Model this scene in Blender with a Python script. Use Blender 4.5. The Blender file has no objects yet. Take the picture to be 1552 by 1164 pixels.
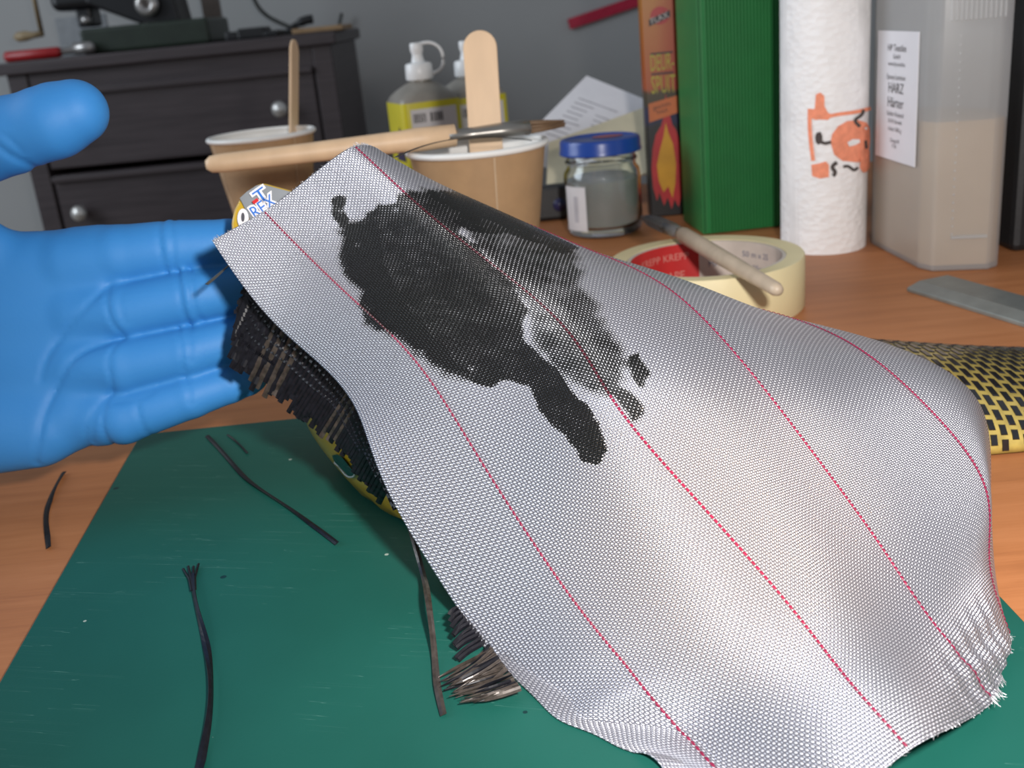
import bpy, bmesh, math, random
import numpy as np
from mathutils import Vector, Matrix

# ------------------------------------------------------------------ camera, light, exposure
SC = bpy.context.scene
COL = SC.collection
TT = 0.74                        # table top height
FPX = 1600.0                     # focal length in pixels of the 1552 px wide frame
CAMH = 0.155                     # lens above the table top
PITCH, ROLL = math.radians(19.5), math.radians(5.6)
Fw = np.array([0, math.cos(PITCH), -math.sin(PITCH)])
R0 = np.array([1.0, 0, 0]); U0 = np.array([0, math.sin(PITCH), math.cos(PITCH)])
Rt = math.cos(ROLL) * R0 - math.sin(ROLL) * U0
Up = math.sin(ROLL) * R0 + math.cos(ROLL) * U0
CAM = np.array([0, 0, TT + CAMH])

cd = bpy.data.cameras.new('camera'); cam = bpy.data.objects.new('camera', cd); COL.objects.link(cam)
cd.sensor_width = 36.0; cd.lens = 36.0 * FPX / 1552.0
cd.clip_start = 0.01; cd.clip_end = 50
M = Matrix.Identity(4)
for i in range(3):
    M[i][0], M[i][1], M[i][2], M[i][3] = Rt[i], Up[i], -Fw[i], CAM[i]
cam.matrix_world = M
cd.dof.use_dof = True; cd.dof.focus_distance = 0.275; cd.dof.aperture_fstop = 26
SC.camera = cam

w = bpy.data.worlds.new('world'); SC.world = w; w.use_nodes = True
w.node_tree.nodes['Background'].inputs[0].default_value = (0.80, 0.88, 1.0, 1)
w.node_tree.nodes['Background'].inputs[1].default_value = 0.27

def lamp(name, kind, loc, energy, color, **kw):
    l = bpy.data.lights.new(name, kind); l.energy = energy; l.color = color
    for k, v in kw.items(): setattr(l, k, v)
    o = bpy.data.objects.new(name, l); COL.objects.link(o); o.location = Vector(loc)
    return o
# the camera's own flash, beside and above the lens
fl = CAM + Rt * 0.055 + Up * 0.05 + Fw * 0.0
fls = lamp('camera_flash', 'SPOT', fl, 9.6, (1.0, 0.96, 0.93), shadow_soft_size=0.013, spot_size=math.radians(124), spot_blend=1.0)
fls.rotation_euler = Vector(Fw + Rt * (900 - 776) / FPX - Up * (500 - 582) / FPX).to_track_quat('-Z', 'Y').to_euler()
# daylight from the window on the left of the room
win = lamp('window_daylight', 'AREA', (-2.3, 0.7, 1.75), 34, (0.80, 0.90, 1.0), shape='RECTANGLE', size=1.3, size_y=1.3)
win.rotation_euler = (Vector((2.3, 0.1, -0.9))).to_track_quat('-Z', 'Y').to_euler()

# the camera's orange focus-assist lamp, a narrow beam on the cloth
af = CAM + Rt * 0.03 + Up * 0.03
afl = lamp('focus_assist_lamp', 'SPOT', af, 3.4, (1.0, 0.55, 0.16), shadow_soft_size=0.004, spot_size=math.radians(21), spot_blend=1.0)
_t = CAM + 0.25 * (Fw + Rt * (1105 - 776) / FPX - Up * (805 - 582) / FPX)
afl.rotation_euler = Vector(_t - af).to_track_quat('-Z', 'Y').to_euler()

SC.view_settings.view_transform = 'Standard'; SC.view_settings.look = 'None'
SC.view_settings.gamma = 1.0; SC.view_settings.use_curve_mapping = False
SC.view_settings.exposure = 0.0

random.seed(7); RNG = np.random.default_rng(7)

# ------------------------------------------------------------------ placing helpers
def ray(px, py): return Fw + Rt * (px - 776) / FPX - Up * (py - 582) / FPX
def P(px, py, d): return CAM + d * ray(px, py)
def onz(px, py, z=0.0):
    v = ray(px, py); return CAM + v * ((TT + z - CAM[2]) / v[2])
def ony(px, py, y):
    v = ray(px, py); return CAM + v * (y / v[1])
def proj(q):
    q = np.asarray(q) - CAM; d = q @ Fw
    return 776 + FPX * (q @ Rt) / d, 582 - FPX * (q @ Up) / d, d

# ------------------------------------------------------------------ materials
MATS = {}
class NT:
    def __init__(s, name):
        s.m = bpy.data.materials.new(name); s.m.use_nodes = True
        s.t = s.m.node_tree; s.n = s.t.nodes; s.b = s.n['Principled BSDF']
    def add(s, typ, **kw):
        n = s.n.new(typ)
        for k, v in kw.items(): setattr(n, k, v)
        return n
    def link(s, a, b): s.t.links.new(a, b)
    def math(s, op, a, b=None, c=None, clamp=False):
        n = s.add('ShaderNodeMath', operation=op); n.use_clamp = clamp
        for i, x in enumerate((a, b, c)):
            if x is None: continue
            if isinstance(x, (int, float)): n.inputs[i].default_value = x
            else: s.link(x, n.inputs[i])
        return n.outputs[0]
    def mix(s, fac, a, b):
        n = s.add('ShaderNodeMix', data_type='RGBA')
        for i, x in ((0, fac), (6, a), (7, b)):
            if isinstance(x, (int, float)): n.inputs[i].default_value = x
            elif isinstance(x, tuple): n.inputs[i].default_value = x if len(x) == 4 else (*x, 1)
            else: s.link(x, n.inputs[i])
        return n.outputs[2]
    def ramp(s, fac, stops):
        n = s.add('ShaderNodeValToRGB'); e = n.color_ramp.elements
        while len(e) < len(stops): e.new(0.5)
        for el, (p, c) in zip(e, stops): el.position = p; el.color = (*c, 1)
        s.link(fac, n.inputs[0]); return n.outputs[0]
    def noise(s, scale, detail=3.0, vec=None, rough=0.5, stretch=None):
        n = s.add('ShaderNodeTexNoise'); n.inputs['Scale'].default_value = scale
        n.inputs['Detail'].default_value = detail; n.inputs['Roughness'].default_value = rough
        if vec is None: vec = s.add('ShaderNodeTexCoord').outputs['Object']
        if stretch:
            mp = s.add('ShaderNodeMapping'); mp.inputs['Scale'].default_value = stretch
            s.link(vec, mp.inputs[0]); vec = mp.outputs[0]
        s.link(vec, n.inputs['Vector']); return n.outputs[0]
    def bump(s, h, strength=0.3, dist=0.001):
        n = s.add('ShaderNodeBump'); n.inputs['Strength'].default_value = strength
        n.inputs['Distance'].default_value = dist; s.link(h, n.inputs['Height'])
        s.link(n.outputs[0], s.b.inputs['Normal']); return n
    def set(s, **kw):
        for k, v in kw.items():
            i = s.b.inputs[k.replace('_', ' ')]
            if isinstance(v, (int, float)): i.default_value = v
            elif isinstance(v, tuple): i.default_value = (*v, 1) if (len(v) == 3 and i.type == 'RGBA') else v
            else: s.link(v, i)
        return s

def mat(name, col, rough=0.5, metal=0.0, var=0.12, scale=60.0, bump=0.0, bscale=300.0, bdist=0.0005, stretch=None, **kw):
    """plain procedural material: base colour with a little noise, optional fine bump"""
    if name in MATS: return MATS[name]
    t = NT(name)
    nz = t.noise(scale, 4, stretch=stretch)
    c1 = tuple(max(0, x * (1 - var)) for x in col); c2 = tuple(min(1, x * (1 + var)) for x in col)
    t.set(Base_Color=t.ramp(nz, [(0.3, c1), (0.7, c2)]), Roughness=rough, Metallic=metal, **kw)
    if bump: t.bump(t.noise(bscale, 2), bump, bdist)
    MATS[name] = t.m; return t.m

# ------------------------------------------------------------------ mesh helpers
OFF = {}
def link(o, parent=None, origin=None):
    COL.objects.link(o)
    if parent is not None:
        o.parent = parent; OFF[o.name] = OFF[parent.name]
    else:
        OFF[o.name] = np.zeros(3) if origin is None else np.asarray(origin, float); o.location = OFF[o.name]
def obj(name, v, f, m, parent=None, smooth=False, origin=None, sharp=None):
    v = np.asarray(v, float)
    me = bpy.data.meshes.new(name)
    if parent is None and origin is None:
        origin = np.array([v[:, 0].mean(), v[:, 1].mean(), v[:, 2].min()])
    off = OFF[parent.name] if parent is not None else np.asarray(origin, float)
    me.from_pydata((v - off).tolist(), [], [list(map(int, q)) for q in f])
    me.materials.append(m)
    if smooth: me.shade_smooth()
    if sharp is not None: me.set_sharp_from_angle(angle=math.radians(sharp))
    o = bpy.data.objects.new(name, me); link(o, parent, origin)
    return o
def thing(name, label, cat, loc, group=None):
    o = bpy.data.objects.new(name, None); o.empty_display_size = 0.01
    link(o, None, loc); return tag(o, label, cat, group)
def tag(o, label, cat, group=None):
    o['label'] = label; o['category'] = cat
    if group: o['group'] = group
    return o
def struct(o): o['kind'] = 'structure'; return o

def lathe(prof, n=48, center=(0, 0, 0), a0=0.0, a1=2 * math.pi, caps=(True, True)):
    full = abs(a1 - a0 - 2 * math.pi) < 1e-6
    k = n if full else n + 1
    v, f = [], []
    for i in range(k):
        a = a0 + (a1 - a0) * i / n
        for r, z in prof: v.append((center[0] + r * math.cos(a), center[1] + r * math.sin(a), center[2] + z))
    L = len(prof)
    for i in range(n):
        j = (i + 1) % k
        for q in range(L - 1): f.append((i * L + q, j * L + q, j * L + q + 1, i * L + q + 1))
    if full:
        for q, rev, on in ((0, True, caps[0]), (L - 1, False, caps[1])):
            if on and prof[q][0] > 1e-6 and prof[0] != prof[-1]:
                ring = [i * L + q for i in range(k)]; f.append(ring[::-1] if rev else ring)
    return v, f
def tube(pts, rad, n=10, cap=True, flat=1.0, up=(0, 0, 1)):
    pts = [np.asarray(p, float) for p in pts]; m = len(pts)
    rad = [rad] * m if isinstance(rad, (int, float)) else rad
    v, f = [], []; up = np.asarray(up, float)
    for i, p in enumerate(pts):
        t = pts[min(i + 1, m - 1)] - pts[max(i - 1, 0)]; t /= np.linalg.norm(t)
        s = np.cross(t, up); s = s / (np.linalg.norm(s) + 1e-12); b = np.cross(s, t)
        for k in range(n):
            a = 2 * math.pi * k / n
            v.append(p + rad[i] * (math.cos(a) * s + math.sin(a) * flat * b))
    for i in range(m - 1):
        for k in range(n):
            f.append((i * n + k, i * n + (k + 1) % n, (i + 1) * n + (k + 1) % n, (i + 1) * n + k))
    if cap: f.append(list(range(n))[::-1]); f.append([(m - 1) * n + k for k in range(n)])
    return v, f
def bm_out(bm):
    bm.verts.ensure_lookup_table(); bm.verts.index_update()
    v = [tuple(x.co) for x in bm.verts]; f = [[q.index for q in x.verts] for x in bm.faces]; bm.free(); return v, f
def box(lo, hi, bev=0.0, seg=2, rotz=0.0, pivot=None):
    bm = bmesh.new(); bmesh.ops.create_cube(bm, size=1.0)
    lo, hi = np.asarray(lo, float), np.asarray(hi, float); c = (lo + hi) / 2; s = hi - lo
    for x in bm.verts: x.co = Vector((c[0] + x.co.x * s[0], c[1] + x.co.y * s[1], c[2] + x.co.z * s[2]))
    if bev: bmesh.ops.bevel(bm, geom=list(bm.edges), offset=bev, segments=seg, profile=0.5, affect='EDGES')
    if rotz:
        pv = Vector(pivot if pivot is not None else c)
        bmesh.ops.rotate(bm, verts=bm.verts, cent=pv, matrix=Matrix.Rotation(rotz, 3, 'Z'))
    return bm_out(bm)
def prism(poly, h0, h1, bev=0.0, seg=2):
    """poly of (x,y), extruded along z"""
    bm = bmesh.new(); vs = [bm.verts.new((x, y, h0)) for x, y in poly]
    fc = bm.faces.new(vs); r = bmesh.ops.extrude_face_region(bm, geom=[fc])
    bmesh.ops.translate(bm, verts=[g for g in r['geom'] if isinstance(g, bmesh.types.BMVert)], vec=(0, 0, h1 - h0))
    bmesh.ops.recalc_face_normals(bm, faces=bm.faces)
    if bev: bmesh.ops.bevel(bm, geom=list(bm.edges), offset=bev, segments=seg, profile=0.5, affect='EDGES')
    return bm_out(bm)
def xf(v, fn): return [fn(*p) for p in v]
def frame(o, ex, ey, ez):
    o, ex, ey, ez = map(lambda q: np.asarray(q, float), (o, ex, ey, ez))
    return lambda x, y, z: o + ex * x + ey * y + ez * z
def unit(a): a = np.asarray(a, float); return a / np.linalg.norm(a)
def merge(*parts):
    v, f = [], []
    for pv, pf in parts:
        k = len(v); v += [tuple(p) for p in pv]; f += [[i + k for i in q] for q in pf]
    return v, f
def grid_faces(nu, nv, flip=False):
    f = []
    for i in range(nu - 1):
        for j in range(nv - 1):
            q = (i * nv + j, (i + 1) * nv + j, (i + 1) * nv + j + 1, i * nv + j + 1)
            f.append(q[::-1] if flip else q)
    return f
def spline(xk, yk, x):
    """natural cubic spline through (xk, yk), yk may be (n, k)"""
    xk = np.asarray(xk, float); yk = np.asarray(yk, float); x = np.asarray(x, float)
    sh = yk.shape; y2 = yk.reshape(len(xk), -1); n = len(xk); h = np.diff(xk)
    A = np.eye(n); b = np.zeros_like(y2)
    for i in range(1, n - 1):
        A[i, i - 1] = h[i - 1]; A[i, i] = 2 * (h[i - 1] + h[i]); A[i, i + 1] = h[i]
        b[i] = 6 * ((y2[i + 1] - y2[i]) / h[i] - (y2[i] - y2[i - 1]) / h[i - 1])
    m = np.linalg.solve(A, b)
    k = np.clip(np.searchsorted(xk, x) - 1, 0, n - 2); t = (x - xk[k])[:, None]; hh = h[k][:, None]
    r = y2[k] + t * ((y2[k + 1] - y2[k]) / hh - hh * (2 * m[k] + m[k + 1]) / 6) + t * t * m[k] / 2 + t ** 3 * (m[k + 1] - m[k]) / (6 * hh)
    return r.reshape((len(x),) + sh[1:])
def curve(pts, n=24):
    pts = np.asarray(pts, float); d = np.r_[0, np.cumsum(np.linalg.norm(np.diff(pts, axis=0), axis=1))]
    return spline(d, pts, np.linspace(0, d[-1], n))
_txt = {}
def text(s, size, bold=0.0):
    """flat letters centred on the origin in the x-y plane"""
    key = (s, size, bold)
    if key not in _txt:
        c = bpy.data.curves.new('t', 'FONT'); c.body = s; c.size = size; c.align_x = 'CENTER'; c.align_y = 'CENTER'
        c.resolution_u = 2; c.offset = bold; c.fill_mode = 'FRONT'
        o = bpy.data.objects.new('t', c); COL.objects.link(o)
        dg = bpy.context.evaluated_depsgraph_get(); me = bpy.data.meshes.new_from_object(o.evaluated_get(dg))
        _txt[key] = ([tuple(q.co) for q in me.vertices], [tuple(p.vertices) for p in me.polygons])
        bpy.data.objects.remove(o); bpy.data.curves.remove(c); bpy.data.meshes.remove(me)
    return _txt[key]
def ribbon(pts, nrm, width, thick=0.0002):
    """thin flat strip with thickness along a polyline; nrm: normals per point"""
    pts = np.asarray(pts, float); m = len(pts); v = []
    nrm = np.asarray(nrm, float)
    if nrm.ndim == 1: nrm = np.tile(nrm, (m, 1))
    wd = np.full(m, width) if isinstance(width, (int, float)) else np.asarray(width, float)
    for i in range(m):
        t = unit(pts[min(i + 1, m - 1)] - pts[max(i - 1, 0)]); nn = unit(nrm[i] - t * (nrm[i] @ t)); s = np.cross(t, nn)
        for a, b in ((-1, -.4), (-1, .2), (0, 1), (1, .2), (1, -.4)): v.append(pts[i] + s * a * wd[i] / 2 + nn * b * thick)
    f = []
    for i in range(m - 1):
        for k in range(5): f.append((i * 5 + k, i * 5 + (k + 1) % 5, i * 5 + 5 + (k + 1) % 5, i * 5 + 5 + k))
    f.append([4, 3, 2, 1, 0]); f.append([(m - 1) * 5 + k for k in range(5)])
    return v, [q[::-1] for q in f]
Z3 = np.array([0, 0, 1.0])
# ================================================================== THE SETTING
def wall_mat():
    t = NT('painted_wall'); c = t.ramp(t.noise(2.2, 3), [(0.3, (0.37, 0.37, 0.36)), (0.7, (0.43, 0.425, 0.415))])
    t.set(Base_Color=c, Roughness=0.85); t.bump(t.noise(220, 3), 0.15, 0.001); return t.m
def floor_mat():
    t = NT('floor_laminate'); c = t.ramp(t.noise(6, 5, stretch=(1, 9, 1)), [(0.3, (0.16, 0.11, 0.08)), (0.7, (0.26, 0.19, 0.13))])
    t.set(Base_Color=c, Roughness=0.5); return t.m
WALL = wall_mat()
struct(obj('wall_back', *box((-2.6, 2.62, 0), (2.6, 2.74, 2.5)), WALL))
struct(obj('floor', *box((-2.6, -1.6, -0.05), (2.6, 2.74, 0)), floor_mat()))
bb = struct(obj('baseboard_back', *box((-2.6, 2.600, 0), (2.6, 2.62, 0.08), 0.004), mat('baseboard_paint', (0.6, 0.6, 0.58), 0.5)))

# ------------------------------------------------------------------ desk
def desk_mat():
    t = NT('brown_wood_laminate')
    tc = t.add('ShaderNodeTexCoord').outputs['Object']
    g1 = t.noise(9, 6, tc, 0.6, (1.2, 14, 1)); g2 = t.noise(60, 4, tc, 0.6, (1, 16, 1)); g3 = t.noise(3, 2, tc)
    f = t.math('ADD', t.math('MULTIPLY', g1, 0.55), t.math('ADD', t.math('MULTIPLY', g2, 0.25), t.math('MULTIPLY', g3, 0.2)))
    c = t.ramp(f, [(0.34, (0.34, 0.125, 0.045)), (0.5, (0.43, 0.166, 0.061)), (0.66, (0.49, 0.20, 0.080))])
    t.set(Base_Color=c, Roughness=t.math('MULTIPLY_ADD', g2, 0.15, 0.42), Specular_IOR_Level=0.32); t.bump(g2, 0.06, 0.0004); return t.m
DESKM = desk_mat()
desk = thing('desk', 'brown wood-grain desk that everything stands on', 'desk', (0, 0.4, 0))
obj('desk_top', *box((-0.85, -0.02, TT - 0.028), (0.85, 0.93, TT), 0.003), DESKM, desk)
for x in (-0.8, 0.8):
    for y in (0.05, 0.86):
        obj('leg', *box((x - .025, y - .025, 0), (x + .025, y + .025, TT - .028), 0.004), mat('desk_leg_metal', (0.3, 0.3, 0.31), 0.4, 0.8), desk)
obj('apron', *box((-0.78, 0.84, TT - .10), (0.78, 0.86, TT - .028), 0.002), DESKM, desk)

# ------------------------------------------------------------------ cutting mat
def mat_green():
    t = NT('green_cutting_mat'); tc = t.add('ShaderNodeTexCoord').outputs['Object']
    n = t.noise(14, 4, tc)
    base = t.ramp(n, [(0.3, (0.007, 0.078, 0.058)), (0.7, (0.010, 0.098, 0.074))])
    # pale specks and dark specks
    vo = t.add('ShaderNodeTexVoronoi'); vo.inputs['Scale'].default_value = 85; t.link(tc, vo.inputs['Vector'])
    nz = t.noise(40, 1, tc)
    sp = t.math('MULTIPLY', t.math('LESS_THAN', vo.outputs['Distance'], 0.055), t.math('GREATER_THAN', nz, 0.56))
    c = t.mix(sp, base, (0.35, 0.42, 0.36))
    vo2 = t.add('ShaderNodeTexVoronoi'); vo2.inputs['Scale'].default_value = 48; t.link(tc, vo2.inputs['Vector'])
    sp2 = t.math('MULTIPLY', t.math('LESS_THAN', vo2.outputs['Distance'], 0.05), t.math('LESS_THAN', nz, 0.46))
    c = t.mix(sp2, c, (0.004, 0.03, 0.03))
    # long faint knife scratches
    mp = t.add('ShaderNodeMapping'); mp.inputs['Rotation'].default_value = (0, 0, 0.25); t.link(tc, mp.inputs[0])
    s1 = t.noise(26, 2, mp.outputs[0], 0.5, (0.5, 22, 1))
    sc = t.math('MULTIPLY', t.math('COMPARE', s1, 0.60, 0.0035), t.math('GREATER_THAN', t.noise(18, 1, tc), 0.5))
    c = t.mix(t.math('MULTIPLY', sc, 0.45), c, (0.10, 0.24, 0.20))
    t.set(Base_Color=c, Roughness=0.5, Specular_IOR_Level=0.3); t.bump(t.noise(900, 2, tc), 0.12, 0.0002); return t.m
MATZ = 0.003
c0 = onz(212, 658, MATZ); c1 = onz(0, 1030, MATZ); dl = c1 - c0
nl = c0 + dl * (0.300 / np.linalg.norm(dl))
poly = [(c0[0], c0[1]), (nl[0], nl[1]), (0.1215, 0.125), (0.1145, c0[1] + 0.004)]
tag(obj('cutting_mat', *prism(poly, TT, TT + MATZ, 0.0006, 1), mat_green()), 'dark green self-healing cutting mat with faint knife scratches', 'cutting mat')

# ------------------------------------------------------------------ chest of drawers against the wall
CY = 2.05
def chest_mat():
    t = NT('dark_stained_wood'); tc = t.add('ShaderNodeTexCoord').outputs['Object']
    g = t.noise(8, 6, tc, 0.6, (1.0, 1, 22))
    t.set(Base_Color=t.ramp(g, [(0.3, (0.040, 0.030, 0.032)), (0.7, (0.070, 0.054, 0.056))]), Roughness=0.42); t.bump(g, 0.1, 0.001); return t.m
CHM = chest_mat()
cx0, cx1, czt = ony(3, 90, CY)[0], ony(500, 60, CY)[0], ony(250, 72, CY)[2]
chest = thing('chest_of_drawers', 'dark brown wooden chest of drawers against the grey wall', 'chest', ((cx0 + cx1) / 2, CY + .2, 0))
obj('top_board', *box((cx0 - .012, CY - .012, czt - .022), (cx1 + .012, CY + .42, czt), 0.003), CHM, chest)
for a, b in ((cx0, cx0 + .036), (cx1 - .036, cx1)):
    obj('side_post', *box((a, CY, 0.0), (b, CY + .41, czt - .022), 0.002), CHM, chest)
obj('top_rail', *box((cx0 + .036, CY + .004, czt - .064), (cx1 - .036, CY + .022, czt - .022), 0.002), CHM, chest)
obj('back_panel', *box((cx0 + .036, CY + .40, 0.06), (cx1 - .036, CY + .41, czt - .022)), CHM, chest)
obj('plinth', *box((cx0 + .036, CY + .02, 0.0), (cx1 - .036, CY + .04, .08)), CHM, chest)
KN = mat('brushed_metal_knob', (0.55, 0.53, 0.50), 0.35, 0.6)
ztop = TT + .0904; dh = 0.143
for i in range(5):
    z1 = ztop - i * (dh + .012); z0 = z1 - dh
    if z0 < .06: break
    dr = obj('drawer', *box((cx0 + .040, CY + .003, z0), (cx1 - .040, CY + .38, z1), 0.003), CHM, chest)
    obj('drawer_lip', *box((cx0 + .040, CY - .008, z1 - .012), (cx1 - .040, CY + .003, z1 - .001), 0.002), CHM, dr)
    for kx in (cx0 + .082, cx1 - .108):
        v, f = lathe([(0.0, 0), (.006, 0), (.006, .012), (.014, .018), (.0155, .024), (.012, .031), (0, .033)], 20)
        obj('knob', xf(v, frame((kx, CY + .004, (z0 + z1) / 2), (1, 0, 0), (0, 0, 1), (0, -1, 0))), f, KN, dr, True)

# ------------------------------------------------------------------ things on the chest
GRN = mat('dark_green_enamel', (0.018, 0.028, 0.018), 0.38)
BLK = mat('black_enamel', (0.008, 0.008, 0.009), 0.35)
STL = mat('worn_steel', (0.42, 0.40, 0.38), 0.3, 0.8)
MY = CY + .14
def MX(px): return ony(px, 40, MY)[0]
ZT = czt
mc = thing('hand_crank_machine', 'dark green bench machine with hand crank and steel wheel on the chest', 'machine', (MX(215), MY, ZT))
obj('bed', *box((MX(142), MY - .09, ZT), (MX(332), MY + .09, ZT + .046), 0.006), GRN, mc)
obj('column', *prism([(MX(235), 0), (MX(285), 0), (MX(275), .13), (MX(225), .13), (MX(150), .10), (MX(150), .05)], -.05, .05, .006), BLK, mc)
mc.children[-1].data.transform(Matrix.Translation(Vector((0, 0, 0))))
cobj = mc.children[-1]
for vv in cobj.data.vertices:      # stand the prism up
    wx, wy, wz = vv.co.x + OFF[mc.name][0], vv.co.y + OFF[mc.name][1], vv.co.z + OFF[mc.name][2]
    vv.co = Vector((wx - OFF[mc.name][0], wz, ZT + .04 + wy - OFF[mc.name][2]))
obj('arm', *box((MX(95), MY - .045, ZT + .082), (MX(270), MY + .045, ZT + .16), 0.014, 3), BLK, mc)
obj('needle_head', *box((MX(126), MY - .03, ZT + .05), (MX(150), MY + .03, ZT + .09), 0.006), BLK, mc)
v, f = lathe([(0, -.008), (.006, -.008), (.006, .006), (.014, .008), (.021, .004), (.023, 0), (.021, -.006), (.014, -.004), (.008, -.008)], 28)
obj('hand_wheel', xf(v, frame((MX(243), MY - .062, ZT + .079), (1, 0, 0), (0, 0, 1), (0, -1, 0))), f, STL, mc, True)
obj('wheel_shaft', *tube([(MX(243), MY - .06, ZT + .079), (MX(243), MY, ZT + .079)], .008, 12), STL, mc, True)
obj('steel_clamp', *tube([(MX(140), MY - .05, ZT + .064), (MX(152), MY - .05, ZT + .060)], .008, 12), STL, mc, True)
BRS = mat('aged_brass', (0.30, 0.22, 0.12), 0.4, 0.5)
obj('crank_rod', *tube([(MX(70), MY - .03, ZT + .046), (MX(71), MY - .03, ZT + .16), (MX(98), MY - .02, ZT + .15)], .0045, 10), BRS, mc, True)
obj('crank_handle', *tube([(MX(27), MY - .03, ZT + .044), (MX(33), MY - .03, ZT + .044), (MX(45), MY - .03, ZT + .045), (MX(57), MY - .03, ZT + .045), (MX(72), MY - .03, ZT + .046)], [.003, .009, .0095, .006, .0055], 14), mat('turned_wood_handle', (0.30, 0.22, 0.12), 0.5), mc, True)
tag(obj('guard_plate', *prism([(MX(55), MY + .10), (MX(138), MY + .10), (MX(138), MY + .104), (MX(55), MY + .104)], ZT, ZT + .075, .001, 1), mat('grey_plastic', (0.27, 0.28, 0.29), 0.5)), 'thin grey plastic panel standing behind the crank handle', 'panel')
tag(obj('tall_board', *box((MX(284), MY + .14, ZT), (MX(312), MY + .16, ZT + .30), .002), mat('brown_board', (0.17, 0.14, 0.12), 0.6)), 'narrow brown board standing behind the green machine', 'board')
sd = thing('screwdriver', 'red-handled tool with steel shaft lying on the chest', 'tool', (MX(50), CY + .04, ZT))
sy = CY + .035
def SX(px): return ony(px, 80, sy)[0]
obj('handle', *tube([(SX(6), sy, ZT + .010), (SX(9), sy, ZT + .010), (SX(88), sy, ZT + .010), (SX(94), sy, ZT + .010)], [.007, .010, .010, .007], 14), mat('red_plastic', (0.34, 0.01, 0.012), 0.35), sd, True)
obj('shaft', *tube([(SX(93), sy, ZT + .010), (SX(113), sy, ZT + .011), (SX(114), sy, ZT + .013), (SX(140), sy, ZT + .013), (SX(146), sy, ZT + .013)], [.006, .007, .011, .011, .007], 14), STL, sd, True)
ch = thing('power_adapter', 'black adapter with coiled lead lying on the chest', 'adapter', (MX(385), CY + .1, ZT))
for a, b, h in ((352, 372, .016), (370, 412, .020), (408, 432, .012)):
    obj('adapter_block', *box((MX(a), CY + .06, ZT), (MX(b), CY + .13, ZT + h), .004), mat('black_plastic', (0.012, 0.012, 0.013), 0.4), ch)
pts = [P(376, -30, 2.2), P(390, 8, 2.19), P(405, 24, 2.18), P(430, 37, 2.17), P(448, 45, 2.16)]
CABLE = mat('grey_black_cable', (0.05, 0.052, 0.045), 0.5)
tag(obj('hanging_cable', *tube(curve(pts, 20), .0042, 8), CABLE, smooth=True), 'dark cable drooping down the wall onto the chest', 'cable')
BY = CY + .10
tag(obj('tan_board', *merge(box((ony(452, 44, BY)[0], BY - .08, ZT + .001), (ony(527, 40, BY)[0], BY + .08, ZT + .010), .002)), mat('pale_wood_board', (0.32, 0.20, 0.10), 0.55)), 'thin tan wooden board overhanging the corner of the chest', 'board')
pl = thing('black_clamp', 'small black clamp resting on the tan board', 'clamp', P(455, 40, 2.13))
obj('jaw', *tube(curve([P(436, 46, 2.13), P(452, 36, 2.13), P(466, 30, 2.13), P(474, 29, 2.13)], 12), [.006] * 6 + [.009] * 6, 10), mat('black_plastic', (0.012, 0.012, 0.013), 0.4), pl, True)
obj('grip', *tube(curve([P(424, 52, 2.13), P(440, 48, 2.13), P(462, 47, 2.13)], 10), .006, 10), mat('black_plastic', (0, 0, 0)), pl, True)
pts = [P(518, 20, 2.44), P(511, 62, 2.46), P(513, 90, 2.47), P(521, 150, 2.48), P(526, 200, 2.48), P(534, 330, 2.48)]
tag(obj('lamp_cable', *tube(curve(pts, 24), .0038, 8), CABLE, smooth=True), 'dark cable hanging down beside the right end of the chest', 'cable')
# red strip on the wall
a, b = ony(862, 37, 2.612), ony(1000, -10, 2.612); ax = unit(b - a); up = np.cross(np.array([0, -1, 0]), ax) * -1
v, f = box((0, -.012, -.003), (np.linalg.norm(b - a), .012, .003), .001)
tag(obj('red_strip', xf(v, frame(a, ax, np.cross(ax, (0, 1, 0)), (0, 1, 0))), f, mat('red_strip_plastic', (0.46, 0.012, 0.045), 0.45)), 'slanting red strip fixed to the grey wall', 'strip')

# ================================================================== THINGS BEHIND THE WORK PIECE
KRAFT = mat('kraft_paper', (0.38, 0.235, 0.12), 0.62, var=0.08, scale=90, bump=0.1, bscale=700, bdist=.0003)
WHITEP = mat('white_coated_paper', (0.80, 0.79, 0.76), 0.5, var=0.03)
WOODL = mat('pale_birch_wood', (0.72, 0.50, 0.31), 0.5, var=0.1, scale=70, stretch=(1, 1, .12))
def paper_cup(cx, cy, label, seam):
    t = thing('paper_cup', label, 'cup', (cx, cy, TT), 'kraft paper mixing cups')
    h, rt, rb = .0875, .0365, .0235
    def rr(z): return rb + (rt - rb) * z / h
    pf = [(rb - .002, .004), (rb - .002, 0), (rb, 0)] + [(rr(z), z) for z in np.linspace(.002, h, 12)]
    obj('wall', *lathe(pf, 64, (cx, cy, TT), caps=(True, False)), KRAFT, t, True)
    pi = [(0, .008), (rb - .0015, .008)] + [(rr(z) - .0007, z) for z in np.linspace(.009, h - .001, 10)]
    obj('inner_lining', *lathe(pi, 64, (cx, cy, TT), caps=(False, False)), WHITEP, t, True)
    pr = [(rt + .0002 + .0017 * math.cos(a), h + .0017 * math.sin(a)) for a in np.linspace(0, 2 * math.pi, 12)]
    pr[-1] = pr[0]
    obj('rolled_rim', *lathe(pr, 64, (cx, cy, TT)), WHITEP, t, True)
    for a in seam:   # overlapping paper seam
        v, f = [], []
        for z in np.linspace(.002, h - .002, 12):
            for da in (0, .012, .03): v.append((cx + (rr(z) + (.0005 if da < .02 else .0001)) * math.cos(a + da), cy + (rr(z) + (.0005 if da < .02 else .0001)) * math.sin(a + da), TT + z))
        obj('seam', v, grid_faces(12, 3), mat('kraft_edge', (0.55, 0.40, 0.26), 0.6), t)
    return t
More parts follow.
